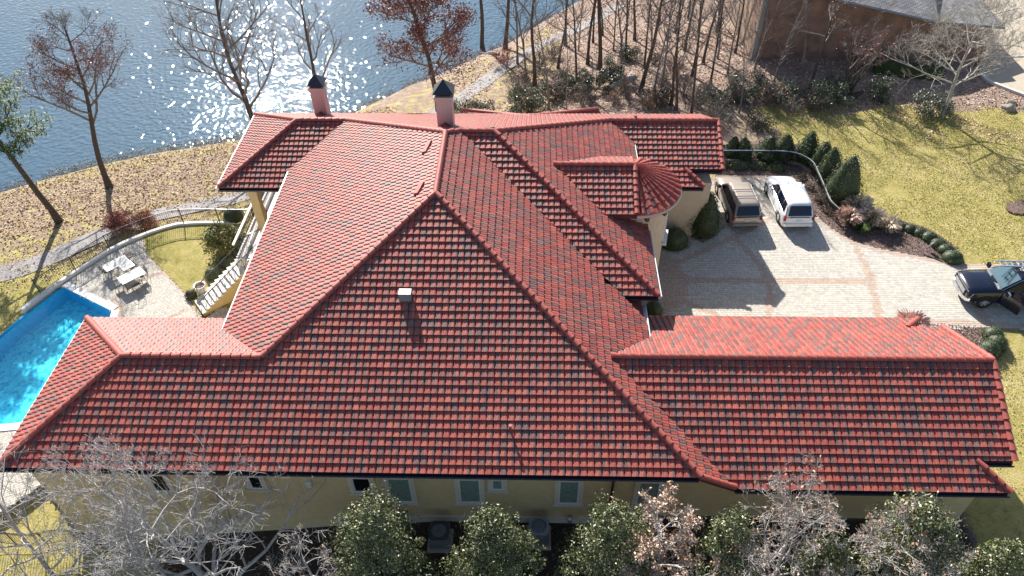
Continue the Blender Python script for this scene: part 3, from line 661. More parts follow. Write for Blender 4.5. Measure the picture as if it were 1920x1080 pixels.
for x, y, h, r0 in ((-.75, 17.6, .38, .05), (6.2, 39.5, .35, .07)):
    z0 = (S_ if y < 20 else N_).z(x, y); b = MB(); b.tube([(x, y, z0-.05), (x, y, z0+h)], r0, 8, (.34, .09, .07)); b.tube([(x, y, z0+h), (x, y, z0+h+.06)], r0*1.5, 8, (.34, .09, .07)); b.build('vent_pipe', M['tile'], roof)
# back roofs: two short gables splayed from the rear slope
bt = MB(); zc_ = gy(991, 223, 47.)[2]
cen = np.array([*gy(991, 220, 42.6)]); lw = np.array([*gy(868, 206, 46.0)]); rw = np.array([*gy(1121, 205, 46.0)])
for en, sg in ((lw, -1), (rw, 1)):
    d = en-cen; L = np.linalg.norm(d); d /= L; dn = np.array([d[1], -d[0], 0]); dn /= np.linalg.norm(dn)
    if dn[1] > 0: dn = -dn
    n = int(L/.3); dnb = -dn
    for side, q in ((0, dn), (1, dnb)):
        for k in range(n):
            for j in range(4 if side == 0 else 6):
                cA, cB = tcols(rr); a_ = cen+d*(k*L/n)+q*(j*.33)-np.array([0, 0, .16*j]); e_ = q*.33-np.array([0, 0, .13]); st = d*(L/n); vs_ = []
                for t_, h in PROF: vs_ += [tuple(a_+st*t_+np.array([0, 0, h])), tuple(a_+e_+st*t_+np.array([0, 0, h])), tuple(a_+e_+st*t_+np.array([0, 0, -.04]))]
                for i in range(len(PROF)-1): bt.add([vs_[3*i], vs_[3*i+1], vs_[3*i+4], vs_[3*i+3]], [(0, 1, 2, 3)], cA if i < 4 else cB); bt.add([vs_[3*i+1], vs_[3*i+2], vs_[3*i+5], vs_[3*i+4]], [(0, 1, 2, 3)], cA)
    bt.tube([tuple(cen+np.array([0, 0, .06])), tuple(en+np.array([0, 0, .06]))], .13, 8, (.37, .095, .075))
bt.tube([tuple(cen+dn*1.4-np.array([0, 0, .6])), tuple(cen+np.array([0, 0, .06]))], .12, 8, (.37, .095, .075))
bt.build('rear_roof', M['tile'], house)
b = MB(); b.prism([(lw[0]+.6, lw[1]-.4), (cen[0], cen[1]-.3), (rw[0]-.6, rw[1]-.4), (rw[0]-1.5, rw[1]+1.2), (lw[0]+1.5, lw[1]+1.2)], -4, min(lw[2], rw[2], cen[2])-1.9); b.build('wall', M['stucco_pale'], house)
# ------------------------------------------------------------------ leaves and trees
def leafcloud(name, pts, size, cols, parent=None, material=None, flat_=.0, asp=.55, nrm=None, world=True, **kw):
    """one small leaf quad (two folded faces) at every point"""
    P_ = np.asarray(pts, np.float64); n = len(P_)
    d = rng.normal(size=(n, 3)); 
    if nrm is not None: d = d*.75+np.asarray(nrm)*.9
    d[:, 2] += flat_; d /= np.linalg.norm(d, axis=1)[:, None]
    t_ = rng.normal(size=(n, 3)); a_ = np.cross(d, t_); a_ /= np.linalg.norm(a_, axis=1)[:, None]; b_ = np.cross(d, a_)
    sz = size*rng.uniform(.6, 1.3, n)[:, None]; a_ = a_*sz*.5; b_ = b_*sz*.5*asp; up = d*sz*.12
    V = np.stack([P_-a_, P_-b_+up, P_+a_, P_+b_+up], 1).reshape(-1, 3)
    if parent is not None: V = V-np.array(parent.location)*(1 if world else 0)
    me = bpy.data.meshes.new(name); me.vertices.add(4*n); me.vertices.foreach_set('co', V.astype(np.float32).ravel())
    me.loops.add(4*n); me.loops.foreach_set('vertex_index', np.arange(4*n, dtype=np.int32)); me.polygons.add(n)
    me.polygons.foreach_set('loop_start', np.arange(0, 4*n, 4, dtype=np.int32)); me.polygons.foreach_set('loop_total', np.full(n, 4, np.int32))
    me.update(calc_edges=True); at = me.attributes.new('tint', 'FLOAT_COLOR', 'FACE'); cc_ = np.array(cols)[rng.integers(0, len(cols), n)]*rng.uniform(.8, 1.2, (n, 1))
    at.data.foreach_set('color', np.concatenate([cc_, np.ones((n, 1))], 1).astype(np.float32).ravel())
    me.materials.append(material or M['leaf']); return new(name, me, parent, **kw)
def branchy(seed, H, r0, lean=(0, 0), crown0=.35, nlimb=9, llen=.42, levels=4, up=.35, spread=.9, fork=False, nsub=5, stems=1, twig=.006, jit=.16, minr=.0, sub_len=.58):
    """grows a tree skeleton; returns (trunk MB, twig MB, twig tips)"""
    r = random.Random(seed); T, B, tips = MB(), MB(), []
    def seg(p, d, L, r_a, r_b, n, wob, upw):
        pts = [p]; q = Vector(p); dd = Vector(d).normalized()
        for i in range(n):
            dd = (dd+Vector((r.gauss(0, wob), r.gauss(0, wob), r.gauss(0, wob)*.6+upw))).normalized(); q = q+dd*(L/n); pts.append(tuple(q))
        return pts, [r_a+(r_b-r_a)*i/n for i in range(n+1)]
    def grow(p, d, L, r_a, lv):
        n = 4 if lv <= 1 else 3 if lv == 2 else 2
        pts, rd = seg(p, d, L, r_a, max(twig, r_a*.35), n, jit if lv < 3 else jit*1.4, up*.12)
        (B if lv > 0 else T).tube(pts, rd, 5 if lv <= 1 else (4 if lv == 2 else 3), cap=False)
        if lv >= levels: tips.append(pts[-1]); tips.append(pts[len(pts)//2]); return
        k = nsub if lv < levels-1 else nsub+1
        for i in range(k):
            f = .25+.75*(i+r.random())/k; j = min(n-1, int(f*n)); t_ = f*n-j
            q = Vector(pts[j]).lerp(Vector(pts[j+1]), min(1, t_)); ax = (Vector(pts[j+1])-Vector(pts[j])).normalized()
            s_ = Vector((r.gauss(0, 1), r.gauss(0, 1), r.gauss(0, .7)+.35)); s_ = (s_-ax*s_.dot(ax)).normalized()
            nd = (ax*r.uniform(.55, 1.0)+s_*spread*.8+Vector((0, 0, up*.3))).normalized()
            grow(tuple(q), nd, L*sub_len*r.uniform(.7, 1.15)*(1.1-.35*f), max(twig, r_a*.5*(1.15-.5*f)), lv+1)
    for s_i in range(stems):
        d0 = Vector((lean[0], lean[1], 1)) if stems == 1 else Vector((lean[0]+r.gauss(0, .28), lean[1]+r.gauss(0, .28), 1))
        Hs = H*(1 if s_i == 0 else r.uniform(.7, .95)); rs = r0 if stems == 1 else r0*r.uniform(.55, .9)
        pts, rd = seg((0, 0, -.3), d0, Hs, rs, max(.02, rs*.22), 9, .05 if stems == 1 else .08, .02); rd[0] = rs*1.5
        T.tube(pts, rd, 8, cap=False)
        for i in range(nlimb):
            f = crown0+(1-crown0)*(i+.3+r.random()*.6)/nlimb; f = min(f, .985); j = min(8, int(f*9)); q = Vector(pts[j]).lerp(Vector(pts[j+1]), f*9-j)
            az = i*2.4+r.random(); rad_ = rd[j]*.62
            nd = Vector((math.cos(az)*spread, math.sin(az)*spread, up+r.random()*.4))
            grow(tuple(q), nd.normalized(), H*llen*(1.15-f*.75)*r.uniform(.75, 1.15), max(.014, rad_), 1)
    return T, B, tips
def tree(name, label, loc, mt, args, cat='tree', group=None, leaf=None, rz=0., cols=None):
    o = thing(name, label, cat, tuple(loc), group); T, B, tips = branchy(**args)
    new('trunk', T.mesh('trunk', M[mt], True), o)
    cr = new('crown', B.mesh('crown', M['bark_grey' if mt == 'bark' else mt]), o)
    if leaf:
        n, size, spreadr, frac = leaf[:4]; tp = np.array(tips); lo = leaf[4] if len(leaf) > 4 else 0
        if lo: tp = tp[tp[:, 2] < np.quantile(tp[:, 2], lo)]
        idx = rng.integers(0, len(tp), n); pts = tp[idx]+rng.normal(size=(n, 3))*spreadr
        lf = leafcloud('leaves', pts, size, cols, None, kind='stuff'); lf.parent = o
    o.rotation_euler[2] = rz; return o
def pt3(p): return (float(p[0]), float(p[1]), float(terr(p[0], p[1])))
RED_L = [(.22, .05, .04), (.28, .08, .06), (.17, .04, .035), (.30, .13, .09)]
TAN_L = [(.42, .27, .17), (.50, .35, .24), (.36, .20, .12), (.46, .24, .12), (.30, .15, .09)]
GRN_L = [(.045, .085, .022), (.07, .115, .03), (.035, .065, .02), (.10, .14, .045)]
MAG_L = [(.06, .085, .022), (.045, .065, .018), (.09, .115, .035), (.17, .19, .07), (.14, .13, .045), (.28, .29, .17)]
DRK_L = [(.04, .07, .022), (.06, .10, .03), (.085, .13, .04), (.03, .055, .02), (.12, .17, .06), (.13, .10, .05)]
RHO_L = [(.06, .085, .04), (.09, .115, .06), (.045, .065, .03), (.16, .18, .12)]
# trees by the lake, left
tree('oak_tree', 'bare tree with russet leaves low in its crown, on the leafy bank near the pool', pt3(gt(205, 352)), 'bark', dict(seed=3, H=13.5, r0=.24, lean=(.03, -.02), crown0=.40, nlimb=16, llen=.38, levels=4, nsub=5, twig=.007), leaf=(5200, .12, .2, 1, .7), cols=RED_L)
def pine(name, label, loc, H, seed, x0=.47, spr=2.2):
    o = thing(name, label, 'tree', tuple(loc)); T, B, tips = branchy(seed, H, .24, (.02, 0), x0, 18, .30, 2, .15, 1.0, nsub=6); new('trunk', T.mesh('trunk', M['bark'], True), o); new('limbs', B.mesh('limbs', M['bark']), o)
    V, cs = [], []; r = random.Random(seed)
    b = MB()
    for t_ in tips:
        for q in range(8):
            c = np.array(t_)+np.array([r.gauss(0, .3), r.gauss(0, .3), r.gauss(0, .14)])
            for k in range(16):
                d = np.array([r.gauss(0, 1), r.gauss(0, 1), r.gauss(0, .8)+.5]); d /= np.linalg.norm(d); s_ = np.cross(d, [0, 0, 1.])*.022; e = c+d*.27
                b.add([tuple(c-s_), tuple(c+s_), tuple(e)], [(0, 1, 2)], r.choice(((.10, .18, .035), (.14, .22, .04), (.07, .13, .03))))
    new('needles', b.mesh('needles', M['leaf']), o, kind='stuff'); return o
pine('pine_tree', 'tall pine with green needle tufts at the left edge above the lake bank', pt3(gt(112, 416)), 13.2, 5)
tree('lakeside_tree', 'bare forked tree rising over the water behind the left corner of the roof', pt3(gt(494, 276)), 'bark', dict(seed=12, H=15, r0=.26, lean=(-.02, 0), crown0=.22, nlimb=18, llen=.45, levels=4, nsub=5, up=.4), leaf=(1800, .09, .1, 1), cols=TAN_L)
tree('slender_tree', 'slender bare tree standing against the glittering water behind the left chimney', pt3(gt(607, 243)), 'bark', dict(seed=21, H=13, r0=.2, crown0=.3, nlimb=10, llen=.33, levels=4, nsub=4, up=.6), leaf=(350, .09, .1, 1), cols=TAN_L)
tree('red_oak_tree', 'oak still full of dark red leaves behind the taller chimney', pt3(gt(824, 208)), 'bark', dict(seed=33, H=15.5, r0=.25, crown0=.24, nlimb=22, llen=.29, levels=3, nsub=6, up=.2), leaf=(17000, .19, .26, 1), cols=[(.20, .055, .045), (.26, .085, .06), (.14, .035, .03), (.33, .14, .10)])
tree('shore_tree', 'dark trunk on the shore with red leaves in its top, its root flare bare', pt3(gt(905, 98)), 'bark', dict(seed=41, H=13, r0=.24, crown0=.45, nlimb=10, llen=.26, levels=3, nsub=5), leaf=(1800, .18, .2, 1), cols=RED_L)
tree('shore_tree', 'reddish trunk right behind the red shrub at the path', pt3(gt(947, 92)), 'bark', dict(seed=43, H=14, r0=.22, crown0=.45, nlimb=10, llen=.26, levels=3, nsub=5), leaf=(1500, .18, .2, 1), cols=[(.36, .10, .06), (.30, .08, .05)])
# woodland: a few skeletons shared by the trees behind the house
protos = []
for k, a_ in enumerate((dict(seed=51, H=14, r0=.19, crown0=.4, nlimb=14, llen=.28, levels=3, nsub=6, up=.6), dict(seed=52, H=12.5, r0=.15, lean=(.10, 0), crown0=.35, nlimb=13, llen=.30, levels=3, nsub=5, up=.6), dict(seed=54, H=13, r0=.17, lean=(-.07, .03), crown0=.38, nlimb=11, llen=.30, levels=3, nsub=5, up=.5), dict(seed=58, H=9, r0=.09, lean=(.05, 0), crown0=.2, nlimb=12, llen=.33, levels=3, nsub=4, up=.8))):
    T, B, tips = branchy(**a_); protos.append((T.mesh('trunk', M['bark_grey'] if k == 3 else M['bark'], True), B.mesh('crown', M['bark_grey'])))
WT = [((1003, 160), 2, 1, 0, 'leaning dark woodland tree left of the small fan-shaped one'), ((1028, 206), 3, 1.1, 1, 'many-stemmed grey young tree nearest the rear roof ridge'), ((1082, 168), 1, .8, 2, 'thin crooked tree between the evergreen thickets'),
      ((1102, 120), 0, .8, 1, 'straight thin tree beyond the path with a leafy clump on its trunk'), ((1124, 130), 0, 1.05, 3, 'thicker grey trunk rising out of the evergreen thicket'), ((1173, 105), 1, .75, 2, 'short dark tree behind the leaning stone slab'),
      ((1201, 172), 0, .95, 5, 'dark straight tree at the head of the leaning log'), ((1209, 128), 1, .7, 4, 'slim leaning tree between the two darkest trunks'), ((1258, 197), 0, .66, 2.5, 'tall pale trunk at the left of the middle clump'),
      ((1268, 208), 2, .7, .5, 'crooked dark trunk leaning across its neighbour in the middle clump'), ((1296, 216), 1, .72, 2, 'dark trunk nearest the roof ridge in the middle clump'), ((1297, 143), 0, .65, 4.2, 'thin straight trunk behind the middle clump'),
      ((1331, 158), 1, .7, 1.2, 'slanting trunk to the right of the middle clump'), ((1364, 140), 3, .9, 2, 'slim tree next to the leafy slope before the brick house'), ((1345, 60), 0, .8, 3, 'far trunk high on the leafy slope'),
      ((1236, 40), 0, .7, .3, 'far thin trunk at the top of the wood'), ((1290, 35), 1, .7, 1.3, 'farthest trunk near the top edge of the wood'), ((1385, 212), 3, .75, .3, 'small bare sapling behind the clipped conical shrubs'),
      ((1130, 66), 2, .6, .7, 'far tree on the bank beside the path'), ((1062, 210), 3, .7, 2.2, 'thin sapling over the leaves behind the rear gable'),
      ((985, 150), 3, 1.2, .4, 'fan-branched small tree between scarlet shrub and leaning tree'), ((1046, 128), 2, .7, 3.3, 'bent sapling on the leaf bank over the path'), ((1150, 95), 3, 1, 1.9, 'grey sapling between thick grey trunk and short dark tree'), ((1190, 75), 0, .75, 2.4, 'far dark trunk behind the dark straight tree'),
      ((1243, 150), 3, 1.1, 5.1, 'twiggy sapling left of the middle clump'), ((1318, 120), 2, .75, 4.4, 'thin crooked trunk in the gap right of the middle clump'), ((1378, 100), 1, .75, .9, 'slanting trunk just left of the brick house corner'), ((1266, 60), 2, .7, 2.9, 'far crooked trunk at the top behind the middle clump'),
      ((1450, 165), 3, .9, 3.6, 'sapling at the shaded foot of the brick wall'), ((1220, 100), 3, .9, .9, 'pale sapling on the orange leaf patch'), ((1415, 130), 3, 1, 2.7, 'sapling at the corner of the brick house'), ((1085, 95), 3, .8, 4.9, 'sapling beside the path at the top of the bank'),
      ((970, 120), 3, 1.25, 5.5, 'pale fan-branched tree at the water side of the wood'), ((1060, 85), 0, .75, 1.6, 'dark trunk at the far side of the path bend'), ((1163, 140), 3, 1.1, .2, 'twiggy tree directly over the fallen log'), ((1228, 178), 3, 1, 3.9, 'twiggy tree between log and middle clump, low on the slope'),
      ((1284, 95), 0, .72, 5.6, 'dark far trunk above the middle clump'), ((1310, 60), 1, .7, 3.1, 'far slanting trunk left of the brick house'), ((1345, 110), 3, 1.05, 1.1, 'twiggy tree on the upper slope left of the brick house'), ((1395, 60), 2, .6, .2, 'crooked tree right at the brick house corner'), ((1175, 55), 3, .95, 2.2, 'twiggy tree near the top edge behind the straight dark tree'), ((1112, 80), 2, .65, 5.2, 'crooked tree beside the upper path')]
for i, ((px, py), k, sc, rz, lab) in enumerate(WT):
    p = pt3(gt(px, py)); o = thing('woodland_tree', lab, 'tree', p, 'bare woodland trees behind the house', rz)
    new('trunk', protos[k][0], o); new('crown', protos[k][1], o); o.scale = (sc, sc, sc*1.05); o.rotation_euler[0] = random.gauss(0, .03); o.rotation_euler[1] = random.gauss(0, .03)
tree('bare_tree', 'wide pale bare tree on the lawn edge before the brick house', pt3(gt(1765, 220)), 'bark_mid', dict(seed=61, H=9.2, r0=.15, lean=(.07, .03), crown0=.28, nlimb=22, llen=.50, levels=4, nsub=6, up=.22, spread=1.1, twig=.007))
tree('corner_tree', 'dark bare tree with drooping twigs against the brick wall', pt3(gt(1517, 168)), 'bark', dict(seed=64, H=9.5, r0=.12, lean=(.10, 0), crown0=.4, nlimb=11, llen=.30, levels=3, nsub=5, up=.1), leaf=(300, .12, .1, 1), cols=TAN_L)
tree('crepe_myrtle', 'many-stemmed tree with red twig ends, casting a long fan of shadow on the lawn', pt3(gt(1588, 178)), 'bark', dict(seed=66, H=7.0, r0=.13, crown0=.35, nlimb=6, llen=.34, levels=3, nsub=4, up=.7, stems=5), leaf=(500, .12, .1, 1, .5), cols=[(.35, .05, .04), (.40, .12, .08)])
tree('dead_tree', 'pale leafless trunk standing against the brick wall', pt3(gt(1499, 140)), 'bark_grey', dict(seed=68, H=8, r0=.14, crown0=.75, nlimb=4, llen=.14, levels=2, nsub=3))
tree('maple_tree', 'tree with orange autumn leaves at the upper right corner', pt3(gt(1955, 130)), 'bark', dict(seed=69, H=9, r0=.2, lean=(-.05, 0), crown0=.3, nlimb=14, llen=.36, levels=3, nsub=5), leaf=(6000, .17, .16, 1), cols=[(.50, .20, .06), (.55, .28, .10), (.42, .16, .07)])
tree('edge_tree', 'grey trunk on the bark-strewn slope at the right edge', pt3(gt(1922, 205)), 'bark_grey', dict(seed=70, H=10, r0=.28, lean=(.28, .1), crown0=.5, nlimb=8, llen=.3, levels=3, nsub=4))
# foreground trees in front of the house
tree('pear_tree', 'big bare grey tree spreading in front of the left wing', (-12.2, 13.2, -1.9), 'bark_pale', dict(seed=81, H=9.8, r0=.17, lean=(-.16, .04), crown0=.14, nlimb=27, llen=.52, levels=4, nsub=5, up=.42, spread=.95, twig=.007, jit=.2), leaf=(500, .07, .06, 1), cols=TAN_L)
tree('side_tree', 'leaning bare tree reaching in from the lower left corner', (-18.2, 12.4, -2.3), 'bark_mid', dict(seed=83, H=9.6, r0=.13, lean=(-.08, .10), crown0=.2, nlimb=18, llen=.46, levels=4, nsub=5, up=.4, spread=.95, twig=.0055, jit=.2))
tree('low_tree', 'short bare tree between the two big bare ones and the magnolia', (-8.6, 12.9, -1.2), 'bark_mid', dict(seed=85, H=5.0, r0=.12, lean=(.05, .0), crown0=.12, nlimb=14, llen=.5, levels=4, nsub=4, up=.3, spread=1.1, twig=.007, jit=.2), leaf=(250, .08, .06, 1), cols=TAN_L)
tree('tan_tree', 'tree clothed in withered tan leaves before the valley of the roof', (5.0, 13.3, -.1), 'bark_mid', dict(seed=87, H=6.6, r0=.15, crown0=.15, nlimb=16, llen=.38, levels=4, nsub=4, up=.45, twig=.007), leaf=(3600, .15, .08, 1, .85), cols=[(.50, .33, .22), (.56, .42, .31), (.42, .25, .16), (.62, .50, .40)])
tree('white_branched_tree', 'pale bare tree in front of the right wing, left one of two', (9.4, 13.2, -.1), 'bark_mid', dict(seed=89, H=6.4, r0=.10, crown0=.12, nlimb=22, llen=.48, levels=4, nsub=5, up=.45, spread=.95, twig=.0055, jit=.2), leaf=(900, .12, .08, 1), cols=TAN_L)
tree('grey_branched_tree', 'pale bare tree nearest the lower right corner, over a magnolia', (13.4, 12.8, -.1), 'bark_mid', dict(seed=91, H=6.0, r0=.09, lean=(-.05, .0), crown0=.12, nlimb=22, llen=.5, levels=4, nsub=5, up=.4, spread=.95, twig=.0055, jit=.2), leaf=(700, .12, .08, 1), cols=TAN_L)
def magnolia(label, x, y, z, H, W_w, seed, n=9000, cols=MAG_L):
    n = int(n*1.6)
    r = np.random.default_rng(seed); o = thing('magnolia', label, 'tree', (x, y, z), 'evergreen magnolias along the front wall')
    T, B, tips = branchy(seed, H*.93, .11, crown0=.15, nlimb=10, llen=.25, levels=2, nsub=3); new('trunk', T.mesh('trunk', M['bark'], True), o)
    nc = 190; hz = r.beta(1.2, 1.35, nc); rad = W_w*np.sqrt(1-np.clip(hz, 0, 1)**1.5)*(.42+.68*r.random(nc)); az = r.random(nc)*6.283
    cc_ = np.stack([rad*np.cos(az), rad*np.sin(az), .2+hz*(H-.2)], 1); k = r.integers(0, nc, n)
    off = r.normal(size=(n, 3)); off /= np.linalg.norm(off, axis=1)[:, None]; off[:, 2] = off[:, 2]*.8+.12; pts = cc_[k]+off*(.12+.38*r.random(nc)[k, None]**1.4)*r.uniform(.6, 1.1, (n, 1))*W_w/1.4
    nrm = off+np.stack([np.cos(az[k]), np.sin(az[k]), .6*np.ones(n)], 1)*.5
    lf = leafcloud('crown', pts, .115, cols, None, M['leaf_gloss'], nrm=nrm, asp=.45); lf.parent = o; return o
magnolia('glossy magnolia between the bare tree and the dark condenser unit', -5.6, 13.4, -.5, 6.9, 1.95, 1, 15000)
magnolia('glossy magnolia between the two condenser units by the wall', -1.3, 13.2, -.3, 6.2, 1.85, 2, 14000)
magnolia('glossy magnolia touching the tan-leaved tree, right of the condenser', 3.1, 13.4, -.2, 6.3, 1.9, 3, 14000)
magnolia('magnolia half hidden by the left pale bare tree', 7.4, 13.6, -.1, 5.6, 1.3, 4, 7000)
magnolia('broad magnolia under the right end of the eave', 13.9, 13.6, -.1, 6.3, 1.95, 5, 14000)
magnolia('small magnolia at the lower right corner', 17.0, 12.9, -.1, 5.2, 1.3, 6, 7000)
magnolia('magnolia between the two pale bare trees', 10.9, 13.2, -.1, 4.9, 1.2, 7, 6000)
# conical clipped shrubs
def cone_shrub(loc, H, rad, label, seed, group='conical shrubs around the end of the drive', n=2600, rz=0, power=.62, cols=DRK_L, nm='conical_shrub', ls=.09):
    r = np.random.default_rng(seed); o = thing(nm, label, 'shrub', loc, group)
    def prof(h): return rad*np.clip(np.where(h < .3, .72+.28*(h/.3), np.clip(1-(h-.3)/.7, 0, 1)**power), 0, 1)
    b = MB(); b.lathe([(max(.01, float(prof(np.array(h))))*.86, h*H*.97) for h in (0, .1, .2, .3, .45, .6, .75, .88, .97, 1)], n=12, col=(.03, .05, .018)); new('foliage', b.mesh('foliage', M['leaf'], True), o)
    h = r.beta(1.0, 1.35, n); az = r.random(n)*6.283; bump_ = 1+.13*np.sin(az*3+h*7+seed)+.09*np.sin(az*7-h*13+seed*2); rd = prof(h)*bump_*r.uniform(.86, 1.06, n)
    pts = np.stack([rd*np.cos(az), rd*np.sin(az), h*H], 1); nrm = np.stack([np.cos(az), np.sin(az), .5*np.ones(n)], 1)
    lf = leafcloud('leaves', pts, ls, cols, None, nrm=nrm, asp=.6, kind='stuff'); lf.parent = o; return o
CS = [((1372, 292), 1.7, .62, 'small cone shrub nearest the roof end'), ((1393, 296), 1.75, .65, 'second cone shrub from the roof end behind the fence'), ((1432, 298), 2.05, .85, 'wide cone shrub above the silver-roofed car'), ((1468, 298), 2.2, .85, 'cone shrub above the white car, left of the tallest trio'),
      ((1507, 302), 2.4, .9, 'cone shrub behind the start of the fence bend'), ((1532, 318), 2.3, .8, 'cone shrub half hidden at the fence bend'), ((1553, 340), 2.7, .95, 'second cone shrub from the pampas grass'), ((1572, 376), 3.5, 1.25, 'biggest cone shrub, by the pampas grass')]
for i, ((px, py), H, rd_, lab) in enumerate(CS):
    o = cone_shrub(pt3(gz(px, py)), H*random.uniform(.92, 1.1), rd_*random.uniform(.9, 1.1), lab, 100+i); o.rotation_euler = (random.gauss(0, .05), random.gauss(0, .05), random.random()*6)
cone_shrub(pt3(gz(1317, 437)), 3.3, 1.05, 'dark teardrop shrub in the shade by the house corner', 120, 'shaded shrubs by the house', 3500)
def round_shrub(loc, rx, ry, H, label, seed, cols=GRN_L, n=900, group=None, nm='boxwood', cat='shrub', ls=.07, core=(.035, .055, .02)):
    r = np.random.default_rng(seed); o = thing(nm, label, cat, loc, group)
    b = MB(); b.lathe([(.8, 0), (.97, .25), (.95, .5), (.78, .75), (.45, .93), (.01, 1)], n=12, col=core); b.v = [(x*rx*.88, y*ry*.88, z*H*.9) for x, y, z in b.v]; new('foliage', b.mesh('foliage', M['leaf'], True), o)
    d = r.normal(size=(n, 3)); d[:, 2] = np.abs(d[:, 2]); d /= np.linalg.norm(d, axis=1)[:, None]; k = r.uniform(.82, 1.05, (n, 1))*(1+.12*np.sin(d[:, :1]*9+seed)*np.cos(d[:, 1:2]*8))
    pts = d*k*np.array([rx, ry, H]); lf = leafcloud('leaves', pts, ls, cols, None, nrm=d, asp=.6, kind='stuff'); lf.parent = o; return o
round_shrub(pt3(gz(1262, 460)), 1.0, .8, 1.5, 'low dark rounded shrub in the shade under the turret', 130, DRK_L, 1800, 'shaded shrubs by the house', 'rounded_shrub')
round_shrub(pt3(gz(1224, 588)), .55, .6, 1.1, 'small dark shrub below the eave corner by the round step', 131, DRK_L, 700, 'shaded shrubs by the house', 'rounded_shrub')
BX = [((1685, 425), .42), ((1706, 432), .42), ((1724, 439), .45), ((1741, 448), .5), ((1758, 461), .52), ((1772, 472), .52), ((1784, 487), .62)]
ordn = ['first (smallest) box ball of the row, by the grasses', 'second box ball from the grasses', 'third box ball from the grasses', 'middle box ball of the row along the lawn', 'third box ball from the end by the truck', 'next to last box ball before the truck', 'last and biggest box ball of the row, nearest the truck']
for i, ((px, py), rd_) in enumerate(BX): round_shrub(pt3(gz(px, py)), rd_*1.15, rd_, rd_*1.25, ordn[i], 140+i, [(.05, .075, .025), (.075, .10, .035), (.035, .055, .02)], 700, 'box balls edging the mulch bed')
for i, ((px, py), lab) in enumerate((((1859, 634), 'box shrub at the top of the small bed by the lawn'), ((1866, 648), 'second box shrub down the small bed'), ((1852, 660), 'third box shrub of the small bed'), ((1838, 670), 'lowest box shrub, touching the gable roof end'))): round_shrub(pt3(gz(px, py)), .62, .6, .85, lab, 150+i, [(.05, .075, .025), (.08, .10, .04), (.035, .055, .02)], 800, 'box shrubs behind the right gable')
# evergreen thickets and shrubs in the leaf litter
TH = [((1000, 205), 1.9, 1.5, 1.9, 'dark evergreen thicket under the grey shrub twigs', RHO_L), ((1075, 172), 1.5, 1.2, 1.6, 'evergreen shrub between two thin trunks', RHO_L), ((1118, 168), 2.4, 1.9, 2.6, 'largest rhododendron thicket, at the foot of the thick grey trunk', RHO_L), ((1176, 112), 1.0, .8, 1.4, 'small evergreen behind the leaning stone', RHO_L),
      ((1455, 185), 1.5, 1.1, 1.6, 'evergreen shrub left of the dark bare tree', RHO_L), ((1400, 185), 1.3, 1.0, 1.3, 'evergreen shrub on the leaf slope above the cone shrubs', RHO_L), ((1545, 198), 1.6, 1.2, 2.0, 'rhododendron beside the dark bare tree', RHO_L), ((1570, 170), 1.0, .8, 1.3, 'pale-leaved shrub behind the rhododendron', RHO_L),
      ((1638, 186), .8, .7, 1.9, 'upright evergreen shrub beside the dark stump', RHO_L), ((1745, 215), 1.7, 1.1, 1.5, 'silver-green shrub at the foot of the wide bare tree', [(.12, .14, .10), (.08, .10, .06), (.2, .22, .17)]),
      ((1420, 235), 1.3, .8, .8, 'low twiggy shrub behind the cone shrubs', [(.10, .10, .05), (.14, .11, .07)]), ((870, 212), 1.4, .8, .9, 'low evergreen right of the chimney on the bank', GRN_L), ((905, 208), .9, .7, .8, 'low dark shrub beyond the ridge on the path side', RHO_L), ((1230, 195), 1.2, 1.0, 1.3, 'twiggy dark shrub below the leaning log', [(.12, .08, .05), (.07, .07, .04)]), ((1345, 190), 1.4, 1.0, 1.2, 'shrub in the dappled shade right of the middle clump', RHO_L)]
for i, ((px, py), rx, ry, H, lab, cl) in enumerate(TH):
    rx *= 1.25; ry *= 1.25; H *= 1.2
    r = np.random.default_rng(300+i); p = pt3(gt(px, py)); o = thing('evergreen_shrub', lab, 'shrub', p, 'shrubs scattered in the leaf litter'); nc = 26
    cc_ = r.uniform(-1, 1, (nc, 3)); cc_[:, 2] = r.random(nc)*.8+.1; sc_ = np.array([rx*.75, ry*.75, H*.85]); n = int(900*rx*H); k = r.integers(0, nc, n)
    off = r.normal(size=(n, 3)); off /= np.linalg.norm(off, axis=1)[:, None]; pts = (cc_*sc_)[k]+off*(.25+.22*r.random((n, 1))); pts[:, 2] = np.abs(pts[:, 2])
    lf = leafcloud('leaves', pts, .15, cl, None, M['leaf_gloss'], nrm=off, asp=.45, kind='stuff'); lf.parent = o
    b = MB()
    for q in range(9): a_ = r.random()*6.28; b.tube([(0, 0, -.2), (rx*.35*math.cos(a_), ry*.35*math.sin(a_), H*.5), (rx*.7*math.cos(a_), ry*.7*math.sin(a_), H*.9)], [.04, .02, .01], 4)
    new('stems', b.mesh('stems', M['bark_grey']), o)
def twigshrub(nm, label, loc, H, seed, cols, n, mt='bark_grey', ls=.1, W_w=1., stems=7, group=None):
    o = thing(nm, label, 'shrub', loc, group); T, B, tips = branchy(seed, H, .035, crown0=.2, nlimb=6, llen=.4, levels=2, nsub=4, stems=stems, twig=.007, spread=W_w); new('stems', T.mesh('stems', M[mt]), o); new('twigs', B.mesh('twigs', M[mt]), o)
    if n: tp = np.array(tips); pts = tp[rng.integers(0, len(tp), n)]+rng.normal(size=(n, 3))*.12; lf = leafcloud('leaves', pts, ls, cols, None, kind='stuff'); lf.parent = o
    return o
twigshrub('red_shrub', 'shrub with scarlet leaves beside the path above the rear roof', pt3(gt(950, 130)), 2.6, 401, [(.45, .03, .04), (.35, .03, .03)], 900, group=None)
